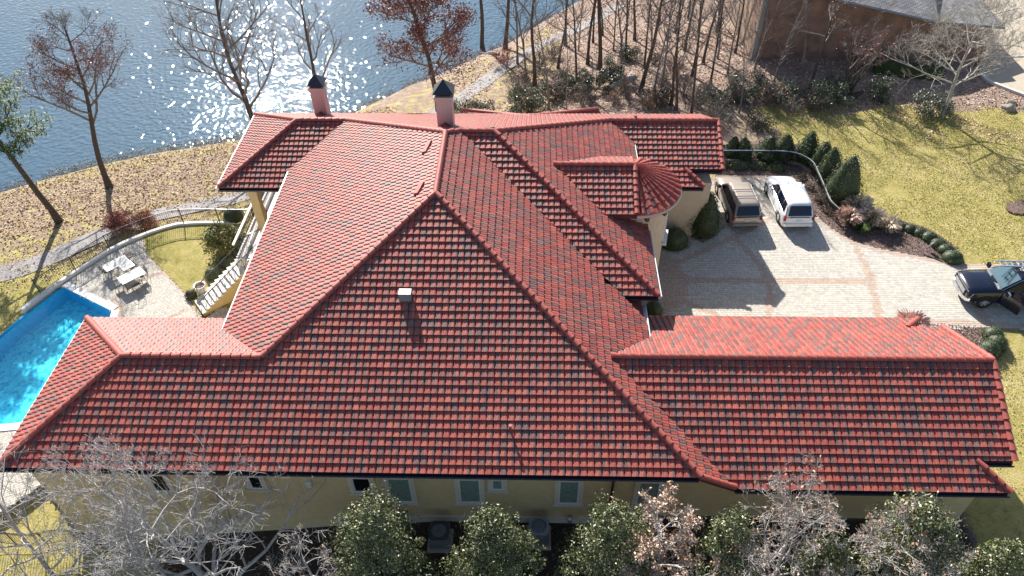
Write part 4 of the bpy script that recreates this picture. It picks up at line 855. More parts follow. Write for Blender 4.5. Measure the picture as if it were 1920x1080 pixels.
twigshrub('grey_twig_shrub', 'grey twiggy thicket right of the scarlet shrub', pt3(gt(975, 190)), 3.0, 402, TAN_L, 200, stems=16, W_w=1.3)
twigshrub('azalea', 'red-leaved shrub outside the curved fence by the trunk shadows', pt3(gt(228, 436)), 2.1, 403, [(.42, .16, .13), (.50, .24, .19), (.32, .09, .08)], 4200, 'bark', .11, 1.7, 16)
twigshrub('azalea', 'orange-red shrub against the fence above the patio tables', pt3(gt(276, 428)), 1.8, 414, [(.52, .25, .13), (.44, .17, .12), (.32, .14, .08)], 3600, 'bark', .11, 1.6, 14)
twigshrub('berry_shrub', 'bare shrub in front of the bins at the brick wall', pt3(gt(1600, 135)), 1.6, 405, [(.45, .08, .06)], 250, 'bark', .1)
r2 = random.Random(77)
BW = ['over the rear gable, left of its tip', 'beside the bent sapling', 'right of the rear gable tip', 'in front of the fallen log', 'just below the lower end of the fallen log', 'between the log and the middle clump of trunks', 'left of the middle clump, halfway up the slope', 'behind the middle clump of trunks', 'at the foot of the middle clump, by the roof ridge', 'right of the middle clump',
 'above the right end of the roof ridge', 'on the open leaves right of the slanting trunk', 'on the slope before the brick house corner', 'between the conical shrubs and the brick wall shade', 'just above the wide cone shrub', 'below the dark bare corner tree', 'at the roof end beside the smallest cone shrub', 'at the lawn corner under the rhododendron', 'beside the scarlet shrub', 'in the grey thicket right of the scarlet shrub', 'on the bank where the path bends', 'on the orange leaves high on the slope', 'in the shade line of the brick house', 'far up the slope between two trunks']
pl_ = ['at the foot of the wood near the rear roof', 'between thin trunks on the leaf slope', 'beside the evergreen thickets', 'in the dappled wood shade', 'on the leaf slope below the brick house', 'beyond the clipped cone shrubs']
for i, (px, py) in enumerate(((1040, 190), (1055, 150), (1090, 195), (1150, 195), (1175, 185), (1215, 205), (1240, 165), (1282, 178), (1310, 200), (1322, 172), (1352, 212), (1380, 190), (1372, 160), (1440, 200), (1478, 215), (1490, 190), (1340, 235), (1520, 205), (1010, 130), (985, 150), (1035, 110), (1225, 120), (1420, 150), (1265, 140))):
    twigshrub('brushwood', 'bare twiggy brush '+BW[i], pt3(gt(px, py)), r2.uniform(1.3, 2.6), 500+i, TAN_L if i % 2 else RHO_L, r2.choice((120, 300, 500)), W_w=1.25, stems=10, group='twiggy brush in the leaf litter')
# pampas grass
def pampas(px, py, H, W_w, lab, cols, seed, green=False):
    r = random.Random(seed); p = pt3(gz(px, py)); o = thing('fountain_grass', lab, 'grass clump', p, 'ornamental grasses in the mulch bed'); b = MB()
    for k in range(420):
        a_ = r.random()*6.283; s_ = r.random()**.7*W_w; h = H*r.uniform(.6, 1.05); c = r.choice(cols); q = np.array([math.cos(a_), math.sin(a_)]); w_ = .014
        e = np.array([q[0]*s_, q[1]*s_, h*(1-.25*s_/W_w)]); m1 = np.array([q[0]*s_*.35, q[1]*s_*.35, h*.62]); t_ = np.array([-q[1], q[0], 0])*w_
        b.add([tuple(-t_*.6), tuple(t_*.6), tuple(m1+t_), tuple(m1-t_)], [(0, 1, 2, 3)], (.12, .13, .05)); 
        e2 = e+np.array([q[0]*.12, q[1]*.12, -.05]); b.add([tuple(m1-t_), tuple(m1+t_), tuple(e+t_*2.6), tuple(e2)], [(0, 1, 2), (0, 2, 3)], c)
    if green:
        for k in range(90):
            a_ = r.random()*6.283; q = np.array([math.cos(a_), math.sin(a_), 0]); t_ = np.array([-q[1], q[0], 0])*.02; e = q*.55+np.array([0, 0, .5]); b.add([tuple(-t_), tuple(t_), tuple(e)], [(0, 1, 2)], (.12, .20, .05))
    new('blades', b.mesh('blades', M['straw']), o, kind='stuff'); return o
PK = [(.62, .45, .39), (.68, .53, .45), (.55, .38, .33)]; BG = [(.68, .58, .44), (.74, .65, .51), (.60, .49, .36)]
pampas(1588, 418, 1.35, .9, 'pinkish plume grass nearest the fence end', PK, 1); pampas(1603, 400, 1.5, 1.0, 'tall buff plume grass behind the pink one', BG, 2); pampas(1632, 420, 1.3, .9, 'buff plume grass with green base, third clump', BG, 3, True)
pampas(1660, 430, 1.1, .8, 'thin plume grass with green blades nearest the box balls', BG, 4, True); pampas(1612, 432, .8, .5, 'low green grass tuft in front of the plumes', [(.14, .22, .06), (.2, .26, .09)], 5, True)
pampas(1700, 622, 1.5, .9, 'pink plume grass peeping over the right wing roof edge', [(.62, .40, .36), (.58, .36, .33)], 6)
# beds on the flat ground beside the drive
BED1 = [g2(*p) for p in ((1343, 329), (1432, 330), (1470, 340), (1522, 398), (1560, 430), (1600, 453), (1650, 467), (1720, 480), (1800, 494), (1806, 484), (1790, 462), (1762, 442), (1738, 428), (1705, 418), (1670, 410), (1620, 385), (1590, 372), (1580, 330), (1545, 290), (1500, 270), (1343, 272))]
flat('mulch_bed', BED1, .02, M['mulch'], kind='structure')
BED2 = [g2(*p) for p in ((1720, 606), (1858, 614), (1880, 640), (1875, 665), (1850, 690), (1790, 700), (1700, 640))]
flat('mulch_bed', BED2, .02, M['mulch'], kind='structure')
flat('mulch_bed', [g2(1912+26*math.cos(k*.5), 388+13*math.sin(k*.5)) for k in range(13)], .02, M['mulch'], kind='structure')
def chips(name, poly, z, n, cols, sz, parent=None):
    xs = [p[0] for p in poly]; ys = [p[1] for p in poly]; pts = []
    while len(pts) < n:
        p = (random.uniform(min(xs), max(xs)), random.uniform(min(ys), max(ys)))
        if poly_in(p, poly): pts.append((p[0], p[1], z+random.random()*.03))
    return leafcloud(name, pts, sz, cols, parent, M['litter'], flat_=2.5, kind='stuff', label=None)
c_ = chips('bark_chips', BED1, .03, 6000, [(.13, .08, .065), (.24, .17, .15), (.34, .27, .24), (.09, .06, .05)], .10); c_['label'] = 'loose brown bark chips over the planting bed along the drive'
c_ = chips('bark_chips', BED2, .03, 2500, [(.13, .08, .065), (.24, .17, .15), (.34, .27, .24)], .10); c_['label'] = 'bark chips over the small bed behind the right gable'
for i, (px, py, rx) in enumerate(((1352, 312, .8), (1385, 314, 1.0), (1420, 314, .9), (1455, 318, .8))): round_shrub(pt3(gz(px, py)), rx, .45, .55, ('yellow-green groundcover shrub at the fence, by the roof end', 'groundcover shrub in front of the tan car', 'groundcover shrub between the two parked cars', 'brownish groundcover shrub at the nose of the white car')[i], 160+i, [(.16, .17, .05), (.12, .11, .05), (.20, .14, .08), (.09, .11, .035)], 900, 'low shrubs between fence and parked cars', 'low_shrub', ls=.09)
for i, (px, py, rx) in enumerate(((1500, 335, .7), (1520, 355, .8), (1535, 378, .8), (1548, 398, .6), (1700, 455, .35), (1680, 440, .3))): twigshrub('rose_bush', ('brown bush by the bonnet of the white car', 'brown bush beside the white car door', 'brown bush inside the fence bend', 'brown bush near the pink plume grass', 'dead perennial in the middle of the mulch bed', 'dead perennial near the first box balls')[i], pt3(gz(px, py)), rx*1.2, 170+i, [(.14, .10, .06), (.11, .10, .045), (.2, .14, .09)], 500, 'bark_grey', .08, 1.5, 9, 'withered bushes in the mulch bed')
# fallen leaves: over the slopes and the wood floor
def litter(n, test, cols, sz, label, x0, x1, y0, y1_):
    pts = []
    while len(pts) < n:
        x, y = random.uniform(x0, x1), random.uniform(y0, y1_)
        if test(x, y): pts.append((x, y, terr(x, y)+.035))
    o = leafcloud('fallen_leaves', pts, sz, cols, None, M['litter'], flat_=2.2, asp=.8, kind='stuff'); o['label'] = label; return o
LT = [(.56, .39, .31), (.63, .48, .40), (.46, .28, .22), (.70, .58, .50), (.30, .16, .11)]
def dsh(x, y): return (float(np.interp(x, SHX, SHY))-y)*.85
litter(26000, lambda x, y: .8 < dsh(x, y) < 17 and random.random() < (1 if dsh(x, y) < 11 else .35), [(.46, .36, .22), (.52, .42, .27), (.38, .27, .15), (.44, .25, .17), (.30, .17, .10)], .16, 'tan fallen leaves covering the bank between lake and path', -52, -12, 30, 60)
litter(34000, lambda x, y: dsh(x, y) > .8 and (x > -8) and (y > 51.5 or x < 14) and noise.noise(Vector((x*.2, y*.2, 0))) > -.35, LT, .17, 'pinkish brown fallen leaves on the woodland floor behind the house', -8, 40, 43.8, 88)
litter(2500, lambda x, y: 44 > y > 38 or noise.noise(Vector((x*.3, y*.3, 0))) > .1, LT, .12, 'scattered leaves lying on the upper lawn', 20, 46, 47, 52)
def shorepl():
    pts = []
    for _ in range(9000):
        x = random.uniform(-48, 2); d = random.gauss(-.1, .45); y = float(np.interp(x, SHX, SHY))-d/.85
        if noise.noise(Vector((x*.5, 3, 1))) > -.25: pts.append((x, y, max(terr(x, y), LAKE)+random.random()*.4))
    o = leafcloud('reeds', pts, .17, [(.40, .33, .25), (.22, .16, .11), (.55, .50, .44), (.12, .09, .06), (.20, .20, .07)], None, M['litter'], asp=.25, kind='stuff'); o['label'] = 'dry reeds and waterline weeds along the lake shore'
shorepl()
def tufts(n, test, cols, sz, label, x0, x1, y0, y1_):
    pts = []
    while len(pts) < n:
        x, y = random.uniform(x0, x1), random.uniform(y0, y1_)
        if test(x, y) and noise.noise(Vector((x*.6, y*.6, 7))) > -.5+random.random()*.4: pts.append((x, y, max(terr(x, y), 0 if y > 16 and x > 8 else -9)+.03))
    o = leafcloud('grass_tufts', pts, sz, cols, None, M['litter'], flat_=.4, asp=.7, kind='stuff'); o['label'] = label
GC = [(.47, .41, .13), (.54, .46, .19), (.40, .36, .10), (.34, .32, .08), (.58, .50, .26)]
tufts(42000, lambda x, y: not poly_in((x, y), BED1) and not poly_in((x, y), DRV) and (x > 19 or y > 45.5), GC, .075, 'dry yellow-green grass tufts of the lawn right of the drive', 17.6, 42, 29, 52)
tufts(9000, lambda x, y: x > 19.7 and not poly_in((x, y), BED2), GC, .075, 'grass tufts of the lawn beyond the right gable', 19.6, 30, 12, 27)
tufts(14000, lambda x, y: dsh(x, y) > 12 and y < 44-(x+24)*.1 and x < -31, GC, .08, 'grass tufts between the path and the pool terrace', -52, -30, 20, 46)
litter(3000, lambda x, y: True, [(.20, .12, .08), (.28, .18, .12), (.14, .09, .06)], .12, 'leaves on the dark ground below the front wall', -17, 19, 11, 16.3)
# ------------------------------------------------------------------ pool and patio
TER = [h2(47, 578), h2(82, 552), h2(140, 512), h2(215, 465), h2(300, 432), h2(345, 425), h2(385, 419), h2(440, 420), (-13.2, 40), (-13.2, 22), (-20.6, 22), (-20.9, 15.5), (-27.0, 15.5), h2(-40, 815), h2(-62, 702), h2(0, 631)]
def ring_prism(b, outer, inner_, z0, z1): pass
# patio ground: paved polygon with the pool cut out
def tri_fill(name, outer, holes, z, material, **kw):
    bm = bmesh.new(); es = []
    for lp in [outer]+holes:
        vs_ = [bm.verts.new((p[0], p[1], z)) for p in lp]
        for i in range(len(vs_)): es.append(bm.edges.new((vs_[i], vs_[(i+1) % len(vs_)])))
    bmesh.ops.triangle_fill(bm, use_beauty=True, use_dissolve=False, edges=es, normal=(0, 0, 1))
    me = bpy.data.meshes.new(name); bm.to_mesh(me); bm.free(); me.materials.append(material); return new(name, me, **kw)
PATIO = [h2(82, 552), h2(140, 512), h2(215, 465), h2(268, 443), h2(276, 476), h2(350, 552), h2(375, 590), (-19.4, 30.3), (-18.8, 31.4), (-13.2, 31.4), (-13.2, 22), (-20.6, 22), (-20.6, 16.6), h2(86, 903), h2(20, 948), h2(-60, 990), h2(-90, 830), pE, pD, (-24.6, 23.6), pC, pB, pA]
pat = tri_fill('patio', PATIO, [], ZP-.018, M['joint'], kind='structure')
def seg_off(a_, b_, t_): a_, b_ = np.array(a_), np.array(b_); return tuple(a_+(b_-a_)*t_)
bands2 = [([h2(268, 443), h2(276, 476), h2(350, 552), h2(375, 590)], .16), ([h2(146, 512), h2(100, 545)], .0), ([h2(212, 562), h2(258, 527), h2(308, 508)], .14), ([h2(312, 598), h2(350, 580)], .14), ([h2(120, 512), h2(228, 580)], .0), ([h2(222, 572), h2(226, 590), h2(216, 600)], .18)]
b = pavers('paver', PATIO, ZP, bands2, None, 9, wx=.24, wy=.15, ang=R(28)); b.build('paver', M['paver'], pat, kind='stuff')
lawn2 = [h2(268, 443), h2(300, 432), h2(345, 425), h2(385, 419), h2(440, 420), (-13.2, 40.), (-13.2, 31.4), (-18.8, 31.4), h2(375, 590), h2(350, 552), h2(276, 476)]
# little lawn inside the fence
bm_ = tri_fill('terrace_lawn', lawn2, [], ZP+.012, M['ground'], kind='structure'); a = bm_.data.attributes.new('zone', 'FLOAT_COLOR', 'POINT'); a.data.foreach_set('color', np.tile(np.array([1, 0, 0, 1], np.float32), len(bm_.data.vertices)))
# curved kerb wall
wl = [h2(43, 583), h2(82, 553), h2(140, 513), h2(215, 466), h2(280, 438), h2(325, 424), h2(345, 421), h2(385, 419), h2(440, 420)]
def smooth_path(pts, n=6):
    P_ = [np.array(p, float) for p in pts]; out = []
    for i in range(len(P_)-1):
        p0, p1, p2, p3 = P_[max(i-1, 0)], P_[i], P_[i+1], P_[min(i+2, len(P_)-1)]
        for k in range(n):
            t = k/n; out.append(.5*((2*p1)+(-p0+p2)*t+(2*p0-5*p1+4*p2-p3)*t*t+(-p0+3*p1-3*p2+p3)*t**3))
    out.append(P_[-1]); return out
def wallstrip(name, path, wd, z0, z1, material, **kw):
    b = MB(); L = smooth_path(path) ; v = []
    for i, p in enumerate(L):
        d = L[min(i+1, len(L)-1)]-L[max(i-1, 0)]; d /= np.linalg.norm(d); nn = np.array([-d[1], d[0]])*wd/2
        v += [(p[0]-nn[0], p[1]-nn[1], z0), (p[0]+nn[0], p[1]+nn[1], z0), (p[0]+nn[0], p[1]+nn[1], z1), (p[0]-nn[0], p[1]-nn[1], z1)]
    n = len(L); b.add(v, [(4*i+k, 4*i+(k+1) % 4, 4*i+4+(k+1) % 4, 4*i+4+k) for i in range(n-1) for k in range(4)]+[(0, 1, 2, 3), (4*n-1, 4*n-2, 4*n-3, 4*n-4)])
    return b.build(name, material, **kw)
wallstrip('retaining_wall', wl, .27, -4.2, ZP+.16, M['coping'], label='curved white capped retaining wall round the pool terrace', cat='wall')
wallstrip('infinity_edge', [h2(52, 583), h2(0, 629), h2(-60, 700), h2(-40, 812)], .25, -4.2, ZP-.10, M['pool_wall'], label='low spill edge on the open side of the swimming pool', cat='wall')
pool = thing('swimming_pool', 'bright blue swimming pool with white coping beside the left wing', 'pool', (pA[0], pA[1], ZP))
PD = 1.1
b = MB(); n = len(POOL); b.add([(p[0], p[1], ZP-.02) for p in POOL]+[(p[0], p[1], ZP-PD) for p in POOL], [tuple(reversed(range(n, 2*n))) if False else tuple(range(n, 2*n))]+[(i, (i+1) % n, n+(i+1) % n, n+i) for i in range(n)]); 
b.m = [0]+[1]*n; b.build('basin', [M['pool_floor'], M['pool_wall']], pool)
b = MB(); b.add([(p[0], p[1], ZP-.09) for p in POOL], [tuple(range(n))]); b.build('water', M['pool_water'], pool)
def copeseg(a_, b_, wd=.42):
    a_ = np.array(a_); b_ = np.array(b_); d = (b_-a_)/np.linalg.norm(b_-a_); nn = np.array([-d[1], d[0]]); c = (a_+b_)/2; cen_ = np.array([-28., 28.])
    if (cen_-c)@nn > 0: nn = -nn
    L = np.linalg.norm(b_-a_); k = max(1, int(L/.9))
    for i in range(k):
        q0 = a_+d*(L*i/k+.008); q1 = a_+d*(L*(i+1)/k-.008); b = MB(); b.prism([tuple(q0-nn*.03), tuple(q1-nn*.03), tuple(q1+nn*wd), tuple(q0+nn*wd)], ZP-.02, ZP+.045+random.uniform(-.002, .002)); b.build('coping_stone', M['coping'], pool)
copeseg(pA, (pB[0]+.0, pB[1])); copeseg(pB, pC); copeseg(pC, (-24.6, 23.6)); copeseg((-24.6, 23.6), pD); copeseg(pD, pE)
# fences
def fence(name, label, path, zb, h, post_every, picket_every, group=None, zf=None, rail2=True, mt='black', railmt='iron_lit', r0=.011):
    L = smooth_path(path, 8); D = [0]
    for i in range(1, len(L)): D.append(D[-1]+float(np.linalg.norm(L[i]-L[i-1])))
    def at(s_):
        i = min(len(L)-2, int(np.searchsorted(D, s_, side='right'))-1); t = (s_-D[i])/(D[i+1]-D[i]+1e-9); return L[i]*(1-t)+L[i+1]*t
    z0 = zb; o = thing(name, label, 'fence', (float(L[0][0]), float(L[0][1]), z0), group)
    b = MB(); b.tube([(p[0], p[1], z0+h) for p in L], .032, 6); b.build('top_rail', M[railmt], o)
    b = MB(); b.tube([(p[0], p[1], z0+.10) for p in L], .018, 4); b.build('bottom_rail', M[mt], o)
    if rail2: b = MB(); b.tube([(p[0], p[1], z0+h-.12) for p in L], .016, 4); b.build('middle_rail', M[mt], o)
    pk = MB(); pk.tube([(0, 0, .10), (0, 0, h)], r0, 4); pm = pk.mesh('picket', M[mt]); po = MB(); po.tube([(0, 0, -.1), (0, 0, h+.03)], .03, 6); po.tube([(0, 0, h+.03), (0, 0, h+.09)], [.045, .01], 6); pom = po.mesh('post', M[mt])
    s_ = 0; 
    while s_ < D[-1]: p = at(s_); new('picket', pm, o, loc=(p[0]-L[0][0], p[1]-L[0][1], 0)); s_ += picket_every
    k = int(round(D[-1]/post_every))
    for i in range(k+1): p = at(min(D[-1]-1e-4, D[-1]*i/k)); new('post', pom, o, loc=(p[0]-L[0][0], p[1]-L[0][1], 0))
    return o
fence('iron_fence', 'black iron fence on the curved wall above the pool terrace', [h2(78, 553), h2(140, 513), h2(215, 466), h2(280, 438), h2(325, 424), h2(345, 421), h2(385, 419), h2(440, 420), h2(480, 420)], ZP+.16, 1.08, 2.4, .13, zf=None)
def u2(px, py, z): return tuple(float(k) for k in gz(px, py, z)[:2])
fence('iron_fence', 'black iron fence at the lower left corner under the bare trees', [h2(-30, 1010), h2(60, 1018), h2(125, 1010), h2(200, 1020)], -2.3, 1.1, 1.6, .13)
fence('iron_fence', 'black iron fence with pale top rail curving round the parked cars', [u2(1345, 282, 1.05), u2(1400, 282, 1.05), u2(1470, 283, 1.05), u2(1500, 289, 1.05), u2(1524, 303, 1.05), u2(1536, 325, 1.05), u2(1547, 350, 1.05), u2(1558, 375, 1.05), u2(1576, 393, 1.05)], .12, .93, 2.2, .12, railmt='aluminium')
wallstrip('kerb_wall', [u2(1345, 301, .1), u2(1400, 301, .1), u2(1470, 302, .1), u2(1500, 308, .1), u2(1522, 322, .1)], .22, -.1, .14, M['concrete'], label='low concrete kerb under the fence behind the parked cars', cat='kerb')
# stairs from the terrace down to the patio
st = thing('staircase', 'outdoor staircase with white treads and curly iron railings down to the patio', 'stairs', (-19.7, 31.0, ZP))
sa = np.array([-19.95, 31.25]); sb = np.array([-17.0, 33.6]); sd_ = (sb-sa)/np.linalg.norm(sb-sa); sn = np.array([-sd_[1], sd_[0]]); NS_ = 14; SL = np.linalg.norm(sb-sa)*1.12; hw = .62
for k in range(NS_):
    c = sa+sd_*(SL*(k+.5)/NS_); z1 = ZP+.17*(k+1); t_ = SL/NS_/2
    b = MB(); b.prism([tuple(c-sd_*(t_+.03)-sn*(hw+.10)), tuple(c+sd_*t_-sn*(hw+.10)), tuple(c+sd_*t_+sn*(hw+.05)), tuple(c-sd_*(t_+.03)+sn*(hw+.05))], z1-.06, z1); b.build('tread', M['coping'], st)
b = MB()
for k in range(NS_):
    c = sa+sd_*(SL*(k+.5)/NS_); t_ = SL/NS_/2; b.prism([tuple(c-sd_*t_-sn*hw), tuple(c+sd_*t_-sn*hw), tuple(c+sd_*t_+sn*hw), tuple(c-sd_*t_+sn*hw)], ZP-.5, ZP+.17*(k+1)-.06)
b.build('flight', M['stucco'], st)
for sg in (-1, 1):
    A0 = sa+sn*sg*(hw-.02); B0 = A0+sd_*SL; nm = 12
    b = MB(); b.tube([(A0[0], A0[1], ZP+.95), (B0[0], B0[1], ZP+.17*NS_+.9), (B0[0]+sd_[0]*.8, B0[1]+sd_[1]*.8, ZP+.17*NS_+.9)], .03, 6); b.build('handrail', M['iron_lit'], st)
    for k in range(nm+1):
        p = A0+(B0-A0)*k/nm; zb = ZP+.17*NS_*k/nm+.1; b = MB(); b.tube([(p[0], p[1], zb), (p[0], p[1], zb+.82)], .013, 4)
        if k < nm:
            q = A0+(B0-A0)*(k+1)/nm; dz = .17*NS_/nm; b.tube([(p[0], p[1], zb+.15), ((p[0]+q[0])/2, (p[1]+q[1])/2, zb+dz/2+.45), (q[0], q[1], zb+dz+.15)], .011, 4); b.tube([(p[0], p[1], zb+.75), ((p[0]+q[0])/2, (p[1]+q[1])/2, zb+dz/2+.42), (q[0], q[1], zb+dz+.75)], .011, 4)
        b.build('baluster', M['black'], st)
# raised terrace under the left roof: part of the house
zt2 = ZP+.17*NS_
box_part('terrace', -17.6, -13.2, 33.0, 42.2, -3, zt2, 'coping')
bq = gz(452, 361, PS.z(0, 35.2)-.1); colx = float(bq[0])+.28
for cx, cy in ((colx, 35.35), (colx, 42.2)):
    b = MB(); b.box(cx-.27, cx+.27, cy-.27, cy+.27, -3, .62); b.box(cx-.255, cx+.255, cy-.255, cy+.255, .64, PS.oz-.05); b.build('column', M['stucco'], house)
b = MB(); b.box(-17.62, -17.5, 33.2, 42.2, zt2+.95, zt2+1.05); b.box(-17.62, -17.5, 33.2, 42.2, zt2+.02, zt2+.08); b.build('balustrade_rail', M['white'], house)
bp_ = MB(); bp_.tube([(0, 0, .08), (0, 0, .95)], .018, 4); bp_.tube([(0, -.12, .1), (0, .12, .9)], .012, 4); bp_.tube([(0, .12, .1), (0, -.12, .9)], .012, 4); bpm = bp_.mesh('baluster', M['black'])
for k in range(36): new('baluster', bpm, house, loc=tuple(np.array([-17.56, 33.3+k*.25, zt2])-HO))
def pot(label, p, r0, h, mt, nm='flower_pot'):
    o = thing(nm, label, 'planter', p); b = MB(); b.lathe([(r0*.6, 0), (r0*.65, .03), (r0*.92, h*.8), (r0*1.05, h*.88), (r0*1.05, h), (r0*.88, h), (r0*.8, h*.8), (.01, h*.78)], n=18); new('body', b.mesh('body', M[mt], True), o)
    b = MB(); b.lathe([(r0*.84, h*.86), (.01, h*.86)], n=18); new('soil', b.mesh('soil', M['mulch']), o); return o
q = gz(496, 413, zt2); pot('big terracotta pot on the white terrace beside the column', tuple(q), .32, .75, 'terracotta')
q = gz(375, 538, ZP+.6); o = pot('white bowl urn on a pedestal at the foot of the stairs', (q[0], q[1], ZP), .36, .75, 'white', 'urn')
# plants by the stairs
tree('weeping_maple', 'small weeping tree with green and orange leaves on the terrace lawn', (*h2(428, 475), ZP), 'bark', dict(seed=201, H=2.2, r0=.08, crown0=.4, nlimb=14, llen=.75, levels=2, nsub=7, up=-.35, spread=1.2), leaf=(9000, .13, .2, 1), cols=[(.09, .14, .03), (.14, .17, .04), (.06, .10, .025), (.30, .15, .04)])
for i, (px, py, rd_, cl) in enumerate(((450, 466, .95, [(.10, .12, .04), (.35, .12, .12), (.06, .08, .03)]), (428, 498, .7, [(.07, .10, .03), (.1, .06, .06)]), (402, 520, .6, [(.09, .12, .04)]), (360, 556, .4, [(.08, .09, .04), (.05, .06, .03)]), (440, 412, .8, [(.14, .10, .08), (.10, .09, .05)]))):
    round_shrub((*h2(px, py), ZP), rd_, rd_*.8, rd_*1.3, ('flowering shrub at the top of the stairs', 'dark plant beside the stair rail, upper', 'green plant beside the stair rail, middle', 'small plant at the foot of the stair rail', 'purple brown shrub by the fence end')[i], 210+i, cl, 700, 'plants along the stairs', 'border_plant')
# patio furniture
def ptable(label, px, py, lx, ly, rz):
    p = gz(px, py, ZP+.72); o = thing('patio_table', label, 'table', (p[0], p[1], ZP), 'white patio furniture by the pool', rz)
    b = MB(); b.box(-lx, lx, -ly, ly, .70, .73); new('tabletop', b.mesh('tabletop', M['coping']), o)
    b = MB(); 
    for x0, x1, y0, y1_ in ((-lx-.03, lx+.03, -ly-.03, -ly), (-lx-.03, lx+.03, ly, ly+.03), (-lx-.03, -lx, -ly, ly), (lx, lx+.03, -ly, ly)): b.box(x0, x1, y0, y1_, .69, .74)
    new('rim', b.mesh('rim', M['aluminium']), o)
    for i in (-1, 1):
        for j in (-1, 1): b = MB(); b.tube([(i*lx*.9, j*ly*.9, 0), (i*lx*.8, j*ly*.8, .35), (i*lx*.88, j*ly*.88, .70)], .018, 5); new('leg', b.mesh('leg', M['black']), o)
    return o
td = np.array(h2(335, 487))-np.array(h2(177, 575)); tang = math.atan2(td[1], td[0])
tang = math.atan2(*(np.array(gz(232, 483, ZP+.72))-np.array(gz(197, 500, ZP+.72)))[[1, 0]])
ptable('white patio table nearest the fence shadow', 217, 494, .70, .36, tang); ptable('white patio table nearest the stairs', 246, 517, .70, .38, tang); ptable('small square white side table between the two bigger ones', 238, 498, .33, .31, tang)
def pchair(label, px, py, rz):
    p = gz(px, py, ZP); o = thing('patio_chair', label, 'chair', (p[0], p[1], ZP), 'wrought iron patio chairs', rz); k = 'black'
    b = MB(); b.box(-.24, .24, -.24, .24, .42, .45); new('seat', b.mesh('seat', M['iron_lit']), o)
    b = MB(); b.tube([(-.24, .24, .42), (-.26, .30, .9), (0, .31, 1.0), (.26, .30, .9), (.24, .24, .42)], .014, 5)
    for x in (-.15, -.05, .05, .15): b.tube([(x, .25, .45), (x*1.1, .30, .94)], .009, 4)
    new('backrest', b.mesh('backrest', M['iron_lit']), o)
    for i in (-1, 1):
        b = MB(); b.tube([(i*.26, .26, .66), (i*.30, .0, .68), (i*.27, -.24, .62), (i*.25, -.22, .45)], .014, 5); new('armrest', b.mesh('armrest', M['iron_lit']), o)
        for j in (-1, 1): b = MB(); b.tube([(i*.22, j*.22, .42), (i*.26, j*.27, .2), (i*.24, j*.25, 0)], .014, 5); new('leg', b.mesh('leg', M['iron_lit']), o)
    return o
pchair('iron chair at the left end of the tables', 205, 516, tang+1.6); pchair('iron chair in front of the small table', 228, 540, tang+3.1); pchair('iron chair at the right end toward the stairs', 272, 524, tang-1.6); pchair('iron chair below the right table', 262, 545, tang+3.3); pchair('iron chair under the shrub shadow behind the tables', 248, 487, tang+.2)
# ------------------------------------------------------------------ condensers, vents
def condenser(label, x, y, z, w_, h, top, side, group):
    o = thing('condenser_unit', label, 'air conditioner', (x, y, z), group)
    b = MB(); b.box(-w_-.1, w_+.1, -w_-.1, w_+.1, -.4, .06); new('pad', b.mesh('pad', M['concrete']), o)
    b = MB(); b.box(-w_+.03, w_-.03, -w_+.03, w_-.03, .06, h-.06); new('cabinet', b.mesh('cabinet', M[side]), o)
    b = MB()
    for k in range(int((h-.2)/.045)):
        z_ = .1+k*.045
        for a_ in (-1, 1): b.box(-w_+.02, w_-.02, a_*(w_-.015)-.012, a_*(w_-.015)+.012, z_, z_+.02); b.box(a_*(w_-.015)-.012, a_*(w_-.015)+.012, -w_+.04, w_-.04, z_, z_+.02)
    new('louvres', b.mesh('louvres', M[side]), o, kind='stuff')
    b = MB(); n = 24; ro = []; ri = []
    for k in range(n):
        t_ = 2*math.pi*k/n; c, s_ = math.cos(t_), math.sin(t_); e = w_/max(abs(c), abs(s_)); e = min(e, w_*1.25); ro.append((c*e, s_*e)); ri.append((c*w_*.78, s_*w_*.78))
    b.add([(p[0], p[1], h) for p in ro]+[(p[0], p[1], h+.015) for p in ri]+[(p[0], p[1], h-.09) for p in ro]+[(p[0], p[1], h-.2) for p in ri], [(k, (k+1) % n, n+(k+1) % n, n+k) for k in range(n)]+[(k, 2*n+k, 2*n+(k+1) % n, (k+1) % n) for k in range(n)]+[(n+k, n+(k+1) % n, 3*n+(k+1) % n, 3*n+k) for k in range(n)]); new('top_shroud', b.mesh('top_shroud', M[top], False), o)
    b = MB(); b.lathe([(w_*.8, h-.19), (.01, h-.19)], n=20); new('well', b.mesh('well', M['dark']), o)
    for k in range(3):
        b = MB(); a_ = k*2.094+.5; b.add([(.05*math.cos(a_), .05*math.sin(a_), h-.1), (w_*.7*math.cos(a_-.35), w_*.7*math.sin(a_-.35), h-.14), (w_*.72*math.cos(a_+.35), w_*.72*math.sin(a_+.35), h-.08)], [(0, 1, 2)]); new('fan_blade', b.mesh('fan_blade', M['ac_grey']), o)
    b = MB()
    for k in (.25, .45, .62, .78): b.tube([(w_*k*math.cos(t_*.262), w_*k*math.sin(t_*.262), h+.02) for t_ in range(25)], .006, 3, cap=False)
    for k in range(8): b.tube([(0, 0, h+.02), (w_*.78*math.cos(k*.785), w_*.78*math.sin(k*.785), h+.02)], .006, 3, cap=False)
    new('guard', b.mesh('guard', M[top]), o); return o
condenser('grey condenser unit with visible fan between two magnolias', .44, 15.75, 0, .42, .95, 'ac_grey', 'plastic_grey', 'condenser units along the front wall')
condenser('dark condenser unit left of the middle magnolia', -3.75, 15.55, -.05, .42, .9, 'ac_dark', 'ac_grey', 'condenser units along the front wall')
